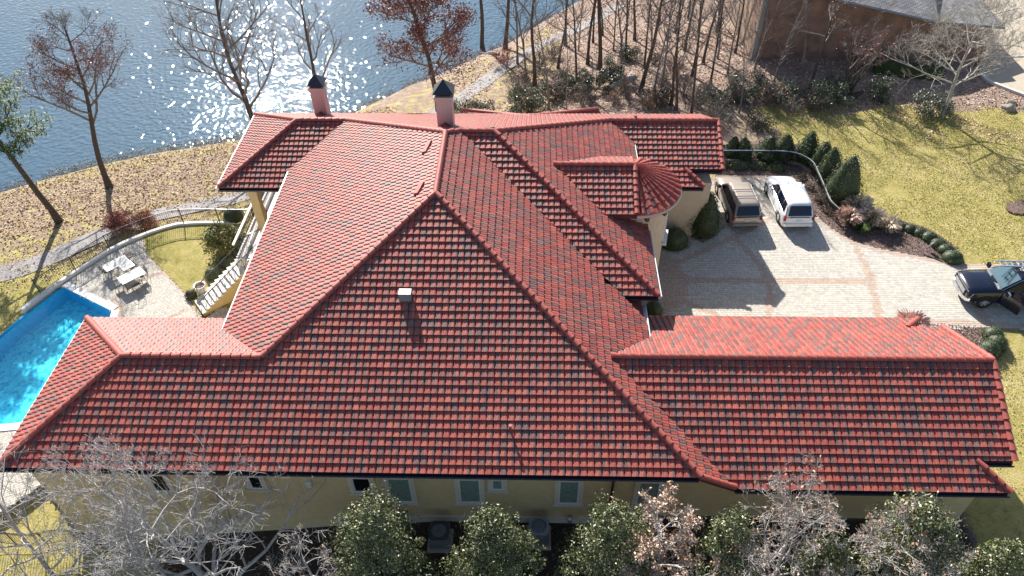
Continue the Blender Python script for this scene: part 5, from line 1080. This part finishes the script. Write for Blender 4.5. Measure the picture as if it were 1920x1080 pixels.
for i, (px, lab) in enumerate(((738, 'grey electric meter low on the front wall left of the dark condenser'), (1068, 'small grey switch box low on the front wall right of the condenser'))):
    x = gy(px, 970, 16.5)[0]; o = thing('wall_box', lab, 'meter', (x, 16.38, .2)); b = MB(); b.box(-.09, .09, -.08, .1, 0, .28); new('case', b.mesh('case', M['leadgrey']), o); b = MB(); b.tube([(0, -.02, .28), (0, -.02, .34)], [.09, .06], 12); new('dial', b.mesh('dial', M['white']), o)
# ------------------------------------------------------------------ neighbour's brick house
NB = thing('brick_house', 'neighbour brick house with grey shingle roof at the upper right', 'house', (18.7, 60.0, 0))
NB.rotation_euler[2] = 0
b = MB(); zl_, zr_ = 6.6, 3.0
b.add([(18.7, 60.0, -.5), (37.5, 59.2, -.5), (37.5, 80, -.5), (18.7, 80, -.5), (18.7, 60.0, 6.2), (37.5, 59.2, 2.6), (37.5, 80, 3.), (18.7, 80, 6.2), (24, 59.78, 5.25)], [(0, 1, 5, 8, 4), (1, 2, 6, 5), (2, 3, 7, 6), (3, 0, 4, 7)]); b.build('wall', M['brick'], NB)
ra = gy(1560, -6, 59.3); rb = gy(1752, 38, 58.9); dx_ = (rb-ra); sl_ = dx_[2]/dx_[0]
x0_, x1_ = 17.5, rb[0]+.4; A_ = (x0_, 59.35, ra[2]+sl_*(x0_-ra[0])); B_ = (x1_, 58.85, ra[2]+sl_*(x1_-ra[0]))
b = MB(); b.add([A_, B_, (x1_+2.0, 70, B_[2]+2.6), (x0_, 72, A_[2]+2.0), (A_[0], A_[1], A_[2]-.2), (B_[0], B_[1], B_[2]-.2), (x1_+2.0, 70, B_[2]+2.4), (x0_, 72, A_[2]+1.8)], [(0, 1, 2, 3), (7, 6, 5, 4), (0, 4, 5, 1), (1, 5, 6, 2), (2, 6, 7, 3), (3, 7, 4, 0)]); b.build('roof', M['shingle'], NB)
b = MB(); b.add([B_, (x1_+6.5, 60.5, B_[2]-1.2), (x1_+6, 74, B_[2]), (x1_+2.0, 70, B_[2]+2.6)], [(0, 1, 2, 3)]); b.add([(B_[0], B_[1], B_[2]-.2), (x1_+6.5, 60.5, B_[2]-1.4), (x1_+6.5, 60.5, B_[2]-1.2), B_], [(0, 1, 2, 3)]); b.build('roof', M['shingle'], NB)
b = MB(); 
for k in range(5): pass
b.tube([(A_[0], A_[1]-.04, A_[2]-.1), (B_[0], B_[1]-.04, B_[2]-.1)], .09, 4); b.build('fascia', M['leadgrey'], NB)
b = MB(); b.box(18.62, 18.95, 59.9, 60.1, -.5, 6.1); b.build('downpipe', M['leadgrey'], NB)
for px, py in ((1584, 83), (1602, 80), (1644, 82)): q = gy(px, py, 59.3); box_part('vent', q[0]-.1, q[0]+.1, 59.2, 59.5, q[2]-.1, q[2]+.12, 'white', NB)
q = gz(1603, 112); condenser('pale condenser unit against the brick wall', q[0], q[1]-.1, 0, .48, .85, 'white', 'ac_dark', None)
q = gz(1634, 118); o = thing('wheelie_bin', 'dark wheeled bin beside the pale condenser unit', 'bin', (q[0], q[1], 0)); b = MB(); b.add([(-.24, -.3, .1), (.24, -.3, .1), (.24, .22, .1), (-.24, .22, .1), (-.32, -.38, 1.0), (.32, -.38, 1.0), (.32, .34, 1.0), (-.32, .34, 1.0)], [(3, 2, 1, 0), (0, 1, 5, 4), (1, 2, 6, 5), (2, 3, 7, 6), (3, 0, 4, 7), (4, 5, 6, 7)]); new('body', b.mesh('body', M['ac_dark']), o)
b = MB(); b.box(-.34, .34, -.40, .38, 1.0, 1.08); new('lid', b.mesh('lid', M['ac_dark']), o)
for sg in (-1, 1): b = MB(); b.tube([(sg*.26, .3, .1), (sg*.32, .3, .1)], .1, 10); new('wheel', b.mesh('wheel', M['tyre']), o)
# clipped hedge by the brick house
q = gz(1700, 140); r = np.random.default_rng(5); o = thing('clipped_hedge', 'clipped green hedge in the shade of the brick house', 'hedge', (q[0], q[1], 0)); L_ = 2.6
b = MB(); b.box(-L_, L_, -.42, .42, 0, .85, (.05, .08, .025)); new('foliage', b.mesh('foliage', M['leaf']), o); n = 3000; pts = r.uniform(-1, 1, (n, 3))*np.array([L_, .5, .45])+np.array([0, 0, .48]); k = r.integers(0, 3, n); pts[k == 0, 2] = .9; pts[k == 1, 1] = -.46; pts[k == 2, 1] = np.where(r.random((k == 2).sum()) < .5, .46, -.46); pts += r.normal(size=pts.shape)*.03
lf = leafcloud('leaves', pts, .08, GRN_L, None, kind='stuff'); lf.parent = o; o.rotation_euler[2] = R(-14)
# neighbour's drive
flat('neighbour_drive', [g2(1835, 130), g2(1845, 150), g2(1880, 164), g2(1925, 180), g2(2100, 210), g2(2200, -60), g2(1860, -60), g2(1845, 20)], .03, M['concrete'], kind='structure')
wallstrip('kerb', [g2(1838, 134), g2(1850, 150), g2(1885, 165), g2(1925, 180), g2(2000, 205)], .25, -.1, .12, M['kerb'], kind='structure')
wallstrip('kerb', [g2(1872, 108), g2(1920, 106), g2(2000, 104)], .25, -.1, .10, M['kerb'], kind='structure')
# rocks, stump, log, sign
def rockobj(name, label, px, py, sx, sy, sz, seed, mt='rock'):
    p = pt3(gt(px, py)); o = bmesh.new(); bmesh.ops.create_icosphere(o, subdivisions=3, radius=1)
    for v in o.verts: k = 1+.35*noise.noise(v.co*1.3+Vector((seed, 0, 0))); v.co = Vector((v.co.x*sx*k, v.co.y*sy*k, max(-.3, v.co.z*sz*k)+sz*.5))
    me = bpy.data.meshes.new(name); o.to_mesh(me); o.free(); me.materials.append(M[mt]); new(name, me, None, p, label, 'rock')
rockobj('boulder', 'brown boulder lying on the bark slope by the right edge', 1889, 206, .55, .4, .3, 3); rockobj('stone', 'pale stone behind the brown boulder', 1893, 194, .4, .3, .2, 8)
p = pt3(gt(1607, 182)); b = MB(); b.tube([(-.2, 0, 0), (0, 0, .25), (.35, .1, .42)], [.22, .2, .14], 9); b.tube([(0, 0, .1), (-.5, -.2, .3)], [.12, .06], 7); new('tree_stump', b.mesh('tree_stump', M['bark']), None, p, 'dark gnarled stump at the top of the long tree shadow', 'stump')
p0 = np.array(pt3(gt(1145, 172))); p1 = np.array(gz(1192, 148, terr(*gt(1192, 165)[:2])+.5)); b = MB(); b.tube([tuple(p0-p0+np.array([0, 0, .25])), tuple((p1-p0)*.5+np.array([0, 0, .3])), tuple(p1-p0+np.array([0, 0, .2]))], [.36, .34, .27], 10); new('fallen_log', b.mesh('fallen_log', M['bark_pale'], True), None, tuple(p0), 'pale fallen log propped among the evergreen thickets', 'log')
p0 = np.array(pt3(gt(890, 104))); p1 = np.array(pt3(gt(936, 104))); b = MB(); b.tube([(0, 0, .15), tuple(p1-p0+np.array([0, 0, .2]))], [.18, .14], 8); new('driftwood', b.mesh('driftwood', M['bark_grey'], True), None, tuple(p0), 'thin grey trunk lying by the shore tree', 'log')
q = gz(1738, 468); o = thing('yard_sign', 'small white sign on a stake in the mulch bed', 'sign', (q[0], q[1], .02)); b = MB(); b.box(-.13, .13, -.012, .012, .25, .6); new('panel', b.mesh('panel', M['white']), o); b = MB(); b.tube([(0, .02, 0), (0, .02, .5)], .012, 5); new('stake', b.mesh('stake', M['leadgrey']), o); o.rotation_euler = (.2, 0, .5)
q = gz(1750, 484, .04); b = MB(); b.add([(-.45, .32, 0), (-.42, .36, 0), (.45, -.30, 0), (.40, -.36, 0), (-.45, .32, .03), (-.42, .36, .03), (.45, -.30, .03), (.40, -.36, .03)], [(4, 5, 6, 7), (0, 1, 5, 4), (1, 2, 6, 5), (2, 3, 7, 6), (3, 0, 4, 7)]); new('rubber_strip', b.mesh('rubber_strip', M['dark']), None, tuple(q), 'short dark strip lying on the pavers near the box balls', 'strip')
# ------------------------------------------------------------------ vehicles (nose towards +Y, origin on the ground under the centre)
def loft(b, secs, closed=False, col=None, mi=0):
    n = len(secs[0]); k0 = len(b.v)
    for s_ in secs: b.v.extend([tuple(p) for p in s_])
    for i in range(len(secs)-1):
        for k in range(n-1): b.f.append((k0+i*n+k, k0+i*n+k+1, k0+(i+1)*n+k+1, k0+(i+1)*n+k)); b.c.append(col); b.m.append(mi)
def section(y, w_, zb, zs_, zt_, crown=.03, tuck=.04):
    pts = [(-w_+tuck, zb), (-w_, zb+.18), (-w_, (zb+zs_)/2+.02), (-w_+.02, zs_), (-w_*.93, zs_+(zt_-zs_)*.6), (-w_*.55, zt_+crown*.5), (0, zt_+crown)]
    full_ = pts+[(-x, z) for x, z in reversed(pts[:-1])]; return [(x, y, z) for x, z in full_]
def wheel(o, x, y, rw_, wd, rim='aluminium', spokes=6):
    sg = 1 if x > 0 else -1; b = MB(); pr = [(rw_*.62, -wd/2), (rw_*.94, -wd/2), (rw_, -wd/2+.03), (rw_, wd/2-.03), (rw_*.94, wd/2), (rw_*.62, wd/2)]
    n = 24; v = []
    for r_, h in pr: v += [(x+h*sg, y+r_*math.cos(2*math.pi*k/n), rw_+r_*math.sin(2*math.pi*k/n)) for k in range(n)]
    fs = [(i*n+k, i*n+(k+1) % n, (i+1)*n+(k+1) % n, (i+1)*n+k) for i in range(5) for k in range(n)]; b.add(v, fs); wh = new('wheel', b.mesh('wheel', M['tyre'], True), o)
    b = MB(); xo = x+sg*(wd/2-.02); v = [(xo, y+r_*math.cos(2*math.pi*k/n), rw_+r_*math.sin(2*math.pi*k/n)) for r_ in (rw_*.64, rw_*.56) for k in range(n)]; b.add(v, [(k, (k+1) % n, n+(k+1) % n, n+k) for k in range(n)])
    for k in range(spokes):
        a_ = 2*math.pi*k/spokes; c, s_ = math.cos(a_), math.sin(a_); t_ = .035+.02; b.add([(xo+sg*.01, y+c*.05-s_*t_, rw_+s_*.05+c*t_), (xo+sg*.01, y+c*.05+s_*t_, rw_+s_*.05-c*t_), (xo, y+c*rw_*.6+s_*t_*.8, rw_+s_*rw_*.6-c*t_*.8), (xo, y+c*rw_*.6-s_*t_*.8, rw_+s_*rw_*.6+c*t_*.8)], [(0, 1, 2, 3)])
    b.add([(xo+sg*.012, y+.07*math.cos(k*.785), rw_+.07*math.sin(k*.785)) for k in range(8)], [tuple(range(8))]); new('rim', b.mesh('rim', M[rim]), wh)
    b = MB(); b.add([(xo-sg*.06, y+rw_*.6*math.cos(k*.524), rw_+rw_*.6*math.sin(k*.524)) for k in range(12)], [tuple(range(12))]); new('hub', b.mesh('hub', M['dark']), wh)
    # wheel arch lip
    b = MB(); na = 14; v = []
    for r_, dx in ((rw_*1.12, .02), (rw_*1.26, .035), (rw_*1.26, -.02)): v += [(x+sg*(wd/2-.02+dx), y+r_*math.cos(math.pi*k/(na-1)), rw_*.98+r_*math.sin(math.pi*k/(na-1))) for k in range(na)]
    b.add(v, [(i*na+k, i*na+k+1, (i+1)*na+k+1, (i+1)*na+k) for i in range(2) for k in range(na-1)]); return b
def quadpart(o, name, pts, mt, off=.0, **kw): b = MB(); b.add([tuple(p) for p in pts], [tuple(range(len(pts)))]); return new(name, b.mesh(name, M[mt]), o, **kw)
def suv(name, label, loc, rz, paint, L=4.8, W_w=.95, Hh=1.78, rack=True, trim='plastic_grey', lowdark=False):
    o = thing(name, label, 'car', loc, 'cars parked nose to the fence', rz); h = L/2
    b = MB(); S = [(-h, .80, .42, .60, .72), (-h+.06, .90, .34, .66, .98), (-h+.16, .935, .30, .98, 1.08), (-h+.9, .95, .28, 1.0, 1.10), (0, .955, .28, 1.0, 1.10), (h-1.55, .955, .28, .98, 1.08), (h-1.2, .95, .28, .94, 1.05), (h-.6, .93, .28, .86, .98), (h-.22, .88, .30, .76, .86), (h-.06, .78, .34, .62, .70), (h, .66, .40, .52, .56)]
    loft(b, [section(y, w_*W_w/.95, zb, zs_, zt_) for y, w_, zb, zs_, zt_ in S])
    b.add(section(-h, .80*W_w/.95, .42, .60, .72), [tuple(range(13))]); b.add(section(h, .66*W_w/.95, .40, .52, .56), [tuple(reversed(range(13)))])
    cab = [(-h+.05, .86, 1.04, .82, 1.08), (-h+.42, .84, 1.08, .70, Hh-.09), (-h+.62, .85, 1.08, .70, Hh-.02), (0, .87, 1.09, .70, Hh), (h-2.15, .87, 1.08, .68, Hh-.03), (h-2.40+.12, .87, 1.07, .67, Hh-.08), (h-1.30, .84, 1.02, .80, 1.04)]
    cab = sorted(cab, key=lambda t_: t_[0])
    def cs(y, wb, zb, wt, zt_): return [(-wb, y, zb), (-(wb*.35+wt*.65), y, zb+(zt_-zb)*.72), (-wt, y, zt_-.03), (-wt*.6, y, zt_+.015), (0, y, zt_+.025), (wt*.6, y, zt_+.015), (wt, y, zt_-.03), ((wb*.35+wt*.65), y, zb+(zt_-zb)*.72), (wb, y, zb)]
    loft(b, [cs(*c_) for c_ in cab]); body = new('body', b.mesh('body', M[paint], True), o); e = .045
    # glass: a hair proud of the body shell
    quadpart(o, 'rear_window', [(-.72, -h+.10-e, 1.12), (.72, -h+.10-e, 1.12), (.63, -h+.38-e, Hh-.12), (-.63, -h+.38-e, Hh-.12)], 'car_glass')
    quadpart(o, 'windscreen', [(.76, h-1.34+e, 1.07), (-.76, h-1.34+e, 1.07), (-.60, h-2.20+e*2, Hh-.09), (.60, h-2.20+e*2, Hh-.09)], 'windshield')
    for sg in (-1, 1):
        def sp(y, t_, zt_=Hh): wb, wt = .865, .695; w_ = wb+(wt-wb)*t_*.86; return (sg*(w_+.03), y, 1.10+(zt_-.10-1.10)*t_)
        for ya, yb, sl0, sl1 in ((-h+.42, -h+1.05, .12, 0), (-h+1.15, -.30, 0, 0), (-.20, h-1.80, 0, -.48)):
            q = [sp(ya, .02), sp(yb if yb < h-1.9 else h-1.50, .02), sp(yb if not sl1 else h-2.22, .95), sp(ya+sl0, .95)]
            quadpart(o, 'side_window', q if sg > 0 else list(reversed(q)), 'car_glass')
        b = MB(); b.box(sg*.96, sg*1.12, h-1.78, h-1.62, 1.08, 1.24) if sg > 0 else b.box(-1.12, -.96, h-1.78, h-1.62, 1.08, 1.24); new('mirror', b.mesh('mirror', M['dark' if paint == 'paint_tan' else paint]), o)
        b = MB(); x_ = sg*.80*W_w/.95; b.box(min(x_, x_+sg*.13), max(x_, x_+sg*.13), -h+.03, -h+.2, .78, 1.06); new('tail_light', b.mesh('tail_light', M['tail']), o)
        b = MB(); x_ = sg*.60; b.box(min(x_, x_+sg*.26), max(x_, x_+sg*.26), h-.30, h-.09, .60, .74); new('headlight', b.mesh('headlight', M['lamp']), o)
        if rack: b = MB(); b.tube([(sg*.60, -h+.6, Hh+.02), (sg*.60, -h+.7, Hh+.07), (sg*.60, h-2.5, Hh+.07), (sg*.60, h-2.4, Hh)], .018, 5); new('roof_rail', b.mesh('roof_rail', M['leadgrey']), o)
        b = MB(); b.box(min(sg*.94, sg*.965)*W_w/.95, max(sg*.94, sg*.965)*W_w/.95, -.9, .9, .32, .42); new('sill_trim', b.mesh('sill_trim', M[trim]), o)
        for y in (-h+.95, h-.90): a_ = wheel(o, sg*(.84*W_w/.95), y, .37, .24); new('wheel_arch', a_.mesh('wheel_arch', M['dark' if lowdark else trim]), o)
    for y in (-h+1.1, -.25, h-1.72):
        for sg in (-1, 1): b = MB(); b.tube([(sg*.957*W_w/.95, y, .42), (sg*.962*W_w/.95, y, .75), (sg*.945*W_w/.95, y, 1.0)], .008, 3); new('panel_gap', b.mesh('panel_gap', M['dark']), o)
    b = MB(); b.box(-.62, .62, -h+.02, -h+.07, 1.0, 1.03); new('tailgate_trim', b.mesh('tailgate_trim', M['dark'] if rack else M['chrome']), o)
    b = MB(); b.tube([(-.5, -h+.06, 1.16), (.1, -h+.12, 1.22)], .012, 4); new('rear_wiper', b.mesh('rear_wiper', M['dark']), o)
    for sg in (-1, 1): b = MB(); b.add([(sg*.865, -h+.12, 1.10), (sg*.872, -h+.40, 1.10), (sg*.745, -h+.56, Hh-.16), (sg*.735, -h+.46, Hh-.16)], [(0, 1, 2, 3) if sg > 0 else (3, 2, 1, 0)]); b.v = [(x+sg*.03, y, z) for x, y, z in b.v]; new('rear_pillar', b.mesh('rear_pillar', M['dark'] if rack else M['paint_white']), o)
    if rack:
        for y in (-h+1.1, -h+1.8): b = MB(); b.tube([(-.6, y, Hh+.085), (.6, y, Hh+.085)], .02, 5); new('cross_bar', b.mesh('cross_bar', M['dark']), o)
    b = MB(); b.box(-.86*W_w/.95, .86*W_w/.95, -h-.09, -h+.08, .40, .60); new('rear_bumper', b.mesh('rear_bumper', M[paint if not lowdark else trim]), o)
    b = MB(); b.box(-.70, .70, -h-.095, -h-.02, .34, .41); new('bumper_insert', b.mesh('bumper_insert', M['dark']), o)
    b = MB(); b.box(-.16, .16, -h-.03, -h+.05, .74, .86); new('number_plate', b.mesh('number_plate', M['plate']), o)
    b = MB(); b.box(-.55, .55, h-.06, h+.02, .50, .60); new('grille', b.mesh('grille', M['dark']), o)
    b = MB(); b.tube([(0, -h+.28, Hh-.05), (0, -h+.22, Hh-.02)], .012, 4); return o
def place(px0, py0, px1, py1): a_ = gz(px0, py0); b_ = gz(px1, py1); return a_, b_
def head(rl, fl): d = fl-rl; return math.atan2(-d[0], d[1])
rl, fl = gz(1361, 415), gz(1340, 363); a_ = head(rl, fl); a_ = R(3)
suv('parked_car', 'tan sport utility car with roof rack parked next to the house wall', (13.22, 38.95, .035), a_, 'paint_tan', 4.85, .94, 1.76, True, 'plastic_grey', True)
suv('parked_car', 'white sport utility car parked to the right of the tan one', (16.45, 38.95, .035), R(1.5), 'paint_white', 4.85, .96, 1.80, False, 'paint_white')
# pickup
def pickup(loc, rz):
    o = thing('pickup_truck', 'dark blue crew-cab pickup with its door open and a ladder on the roof', 'truck', loc, None, rz); h = 2.95; b = MB()
    S = [(-h, .92, .50, .85, 1.22), (-h+.1, .99, .45, 1.1, 1.30), (-1.3, 1.0, .42, 1.15, 1.32), (-1.2, 1.0, .42, 1.15, 1.30), (.95, 1.0, .42, 1.14, 1.28), (1.35, 1.0, .42, 1.12, 1.28), (2.3, .99, .44, 1.06, 1.20), (2.72, .97, .46, 1.02, 1.12), (2.86, .93, .48, .98, 1.05), (2.93, .86, .52, .9, .95)]
    loft(b, [section(y, w_, zb, zs_, zt_, .05) for y, w_, zb, zs_, zt_ in S]); b.add(section(-h, .92, .50, .85, 1.22, .05), [tuple(range(13))]); b.add(section(2.93, .86, .52, .9, .95, .05), [tuple(reversed(range(13)))])
    def cs(y, wb, zb, wt, zt_): return [(-wb, y, zb), (-(wb*.35+wt*.65), y, zb+(zt_-zb)*.72), (-wt, y, zt_-.03), (-wt*.6, y, zt_+.02), (0, y, zt_+.03), (wt*.6, y, zt_+.02), (wt, y, zt_-.03), ((wb*.35+wt*.65), y, zb+(zt_-zb)*.72), (wb, y, zb)]
    loft(b, [cs(*c_) for c_ in ((-1.28, .88, 1.28, .78, 1.30), (-1.20, .88, 1.28, .72, 1.88), (-.9, .90, 1.28, .72, 1.93), (.05, .92, 1.28, .72, 1.94), (.35, .92, 1.28, .70, 1.88), (1.28, .90, 1.24, .84, 1.27))]); new('body', b.mesh('body', M['paint_navy'], True), o)
    quadpart(o, 'windscreen', [(.80, 1.28, 1.345), (-.80, 1.28, 1.345), (-.64, .42, 1.94), (.64, .42, 1.94)], 'windshield')
    for x0, x1 in ((-.75, -.1), (.05, .7)): b = MB(); b.tube([(x0, 1.32, 1.32), (x1, 1.14, 1.43)], .014, 4); new('wiper', b.mesh('wiper', M['dark']), o)
    b = MB(); b.box(-.80, .80, 1.22, 1.42, 1.27, 1.315); new('cowl', b.mesh('cowl', M['leadgrey']), o)
    b = MB(); b.box(-.62, .62, 2.90, 2.985, .72, 1.02); new('grille', b.mesh('grille', M['dark']), o)
    for k in range(3): b = MB(); b.box(-.60, .60, 2.97, 3.0, .76+k*.09, .80+k*.09); new('grille_bar', b.mesh('grille_bar', M['chrome']), o)
    b = MB(); v = []; 
    for x, y in ((-.98, 2.72), (-.90, 2.92), (-.6, 3.06), (0, 3.10), (.6, 3.06), (.90, 2.92), (.98, 2.72)): v += [(x, y, .48), (x, y, .68), (x*.96, y-.12, .70)]
    b.add(v, [(3*i, 3*i+3, 3*i+4, 3*i+1) for i in range(6)]+[(3*i+1, 3*i+4, 3*i+5, 3*i+2) for i in range(6)]); new('front_bumper', b.mesh('front_bumper', M['chrome'], False), o)
    b = MB(); b.tube([(-.8, 2.88, 1.04), (0, 2.93, 1.07), (.8, 2.88, 1.04)], .022, 5); new('bonnet_trim', b.mesh('bonnet_trim', M['chrome']), o)
    b = MB(); b.box(-.28, .28, 1.6, 2.7, 1.24, 1.275); 
    for sg in (-1, 1):
        b = MB(); b.add([(sg*.66, 2.93, .76), (sg*.98, 2.78, .76), (sg*.985, 2.66, 1.02), (sg*.66, 2.90, 1.02), (sg*.66, 2.7, .76), (sg*.9, 2.6, 1.05)], [(0, 1, 2, 3) if sg > 0 else (3, 2, 1, 0), (3, 2, 5), (0, 4, 1)]); new('headlight', b.mesh('headlight', M['lamp']), o)
        for y in (-1.9, 1.85): a_ = wheel(o, sg*.86, y, .42, .28); new('wheel_arch', a_.mesh('wheel_arch', M['paint_navy']), o)
        def sp(y, t_): wb, wt = .91, .715; w_ = wb+(wt-wb)*t_*.86; return (sg*(w_+.03), y, 1.31+(1.84-1.31)*t_)
        for q in ([sp(-1.1, .0), sp(-.42, .0), sp(-.42, .95), sp(-1.02, .95)], [sp(-.32, .0), sp(1.12, .0), sp(.34, .95), sp(-.32, .95)]): quadpart(o, 'side_window', q if sg > 0 else list(reversed(q)), 'car_glass')
        b = MB(); b.tube([(sg*.74, -1.15, 1.93), (sg*.74, .1, 1.96), (sg*.72, .4, 1.90), (sg*.92, 1.25, 1.33)], .018, 5); new('roof_trim', b.mesh('roof_trim', M['chrome']), o)
        b = MB(); b.box(min(sg*.98, sg*1.08), max(sg*.98, sg*1.08), -1.2, 1.2, .38, .44); new('side_step', b.mesh('side_step', M['leadgrey']), o)
    # open front door on the side facing the viewer (local -X is the near side)
    dr = new('door', None, o); ang = 1.02; hx, hy = -.99, 1.12; c, s_ = math.cos(ang), math.sin(ang)
    return o, hx, hy, ang
rot = R(88)
FW = gz(1827, 578); FB = gz(1790, 548)
tc_ = np.array([28.25, 31.0]); 
o = None
def truck():
    global o
    tp, hx, hy, ang = pickup((26.95, 30.75, .035), R(88)); 
    for ch in list(tp.children):
        if ch.name.startswith('door'): bpy.data.objects.remove(ch)
    sg = 1   # viewer side is local +X or -X depending on the heading: nose points to world -X, so world -Y is local +X*(-1)
    def D(u, z, t_=0.): # door plane: u metres back from the hinge, swung out
        hx_, hy_ = NEAR_*.99, 1.12; a_ = 1.0; return (hx_+NEAR_*(math.sin(a_)*u)+NEAR_*t_*math.cos(a_), hy_-math.cos(a_)*u+t_*math.sin(a_)*1, z)
    b = MB(); lo = [D(0, .50), D(1.12, .50), D(1.12, 1.27), D(0, 1.27)]; hi = [D(0, .50, .09), D(1.12, .50, .09), D(1.12, 1.27, .07), D(0, 1.27, .07)]
    b.add(lo+hi, [(0, 1, 2, 3), (7, 6, 5, 4), (0, 4, 5, 1), (1, 5, 6, 2), (2, 6, 7, 3), (3, 7, 4, 0)])
    b.tube([D(.02, 1.27, .03), D(.62, 1.80, -.02), D(1.10, 1.80, -.02), D(1.10, 1.27, .03)], .025, 5)
    dr = new('door', b.mesh('door', M['paint_navy']), tp)
    b = MB(); b.add([D(.06, 1.28, .03), D(1.08, 1.28, .03), D(1.08, 1.78, 0), D(.62, 1.78, 0)], [(0, 1, 2, 3)]); new('door_window', b.mesh('door_window', M['car_glass']), dr)
    b = MB(); b.box(0, .1, 0, .1, 0, .1); b = MB(); b.tube([D(.15, 1.0, -.05), D(.5, .92, -.07), D(1.0, .98, -.05)], .035, 5); b.tube([D(.55, .7, -.04), D(.8, .68, -.04)], .03, 5); new('door_handle', b.mesh('door_handle', M['leadgrey']), dr)
    for sgn in (-1, 1):
        q = D(.12, 1.3, .05) if sgn == NEAR_ else (sgn*1.0, 1.15, 1.3); e = NEAR_*.0
        b = MB(); b.box(q[0]+(sgn*.05 if sgn > 0 else -.30), q[0]+(.30 if sgn > 0 else -.05), q[1]-.06, q[1]+.06, 1.2, 1.46); new('mirror', b.mesh('mirror', M['chrome' if sgn == NEAR_ else 'paint_navy']), tp)
    return tp
NEAR_ = -1
tp = truck(); tp.rotation_euler[2] = R(88)
o = thing('ladder', 'silver aluminium ladder lying on the roof rack of the blue truck', 'ladder', (26.95, 30.75, .035), None, R(88)); xx = .15
for dx in (0, .42): b = MB(); b.box(xx+dx-.02, xx+dx+.03, -2.9, 1.35, 2.12, 2.20); new('rail', b.mesh('rail', M['aluminium']), o)
b = MB(); b.box(xx+.03, xx+.40, -.025, .025, 2.14, 2.18); rm = b.mesh('rung', M['aluminium'])
for k in range(14): new('rung', rm, o, loc=(0, 1.2-k*.3, 0))
for y in (.0, -1.0): b = MB(); b.tube([(-.78, y, 1.93), (-.74, y, 2.08), (.74, y, 2.08), (.78, y, 1.93)], .022, 5); new('rack_bar', b.mesh('rack_bar', M['leadgrey']), tp)
for k, (y, x) in enumerate(((.02, .0), (.02, .25), (-.3, .45), (.1, .55))): b = MB(); b.box(x-.05, x+.12, y-.05, y+.04, 1.965, 2.0); new('roof_marker', b.mesh('roof_marker', M['lamp']), tp)
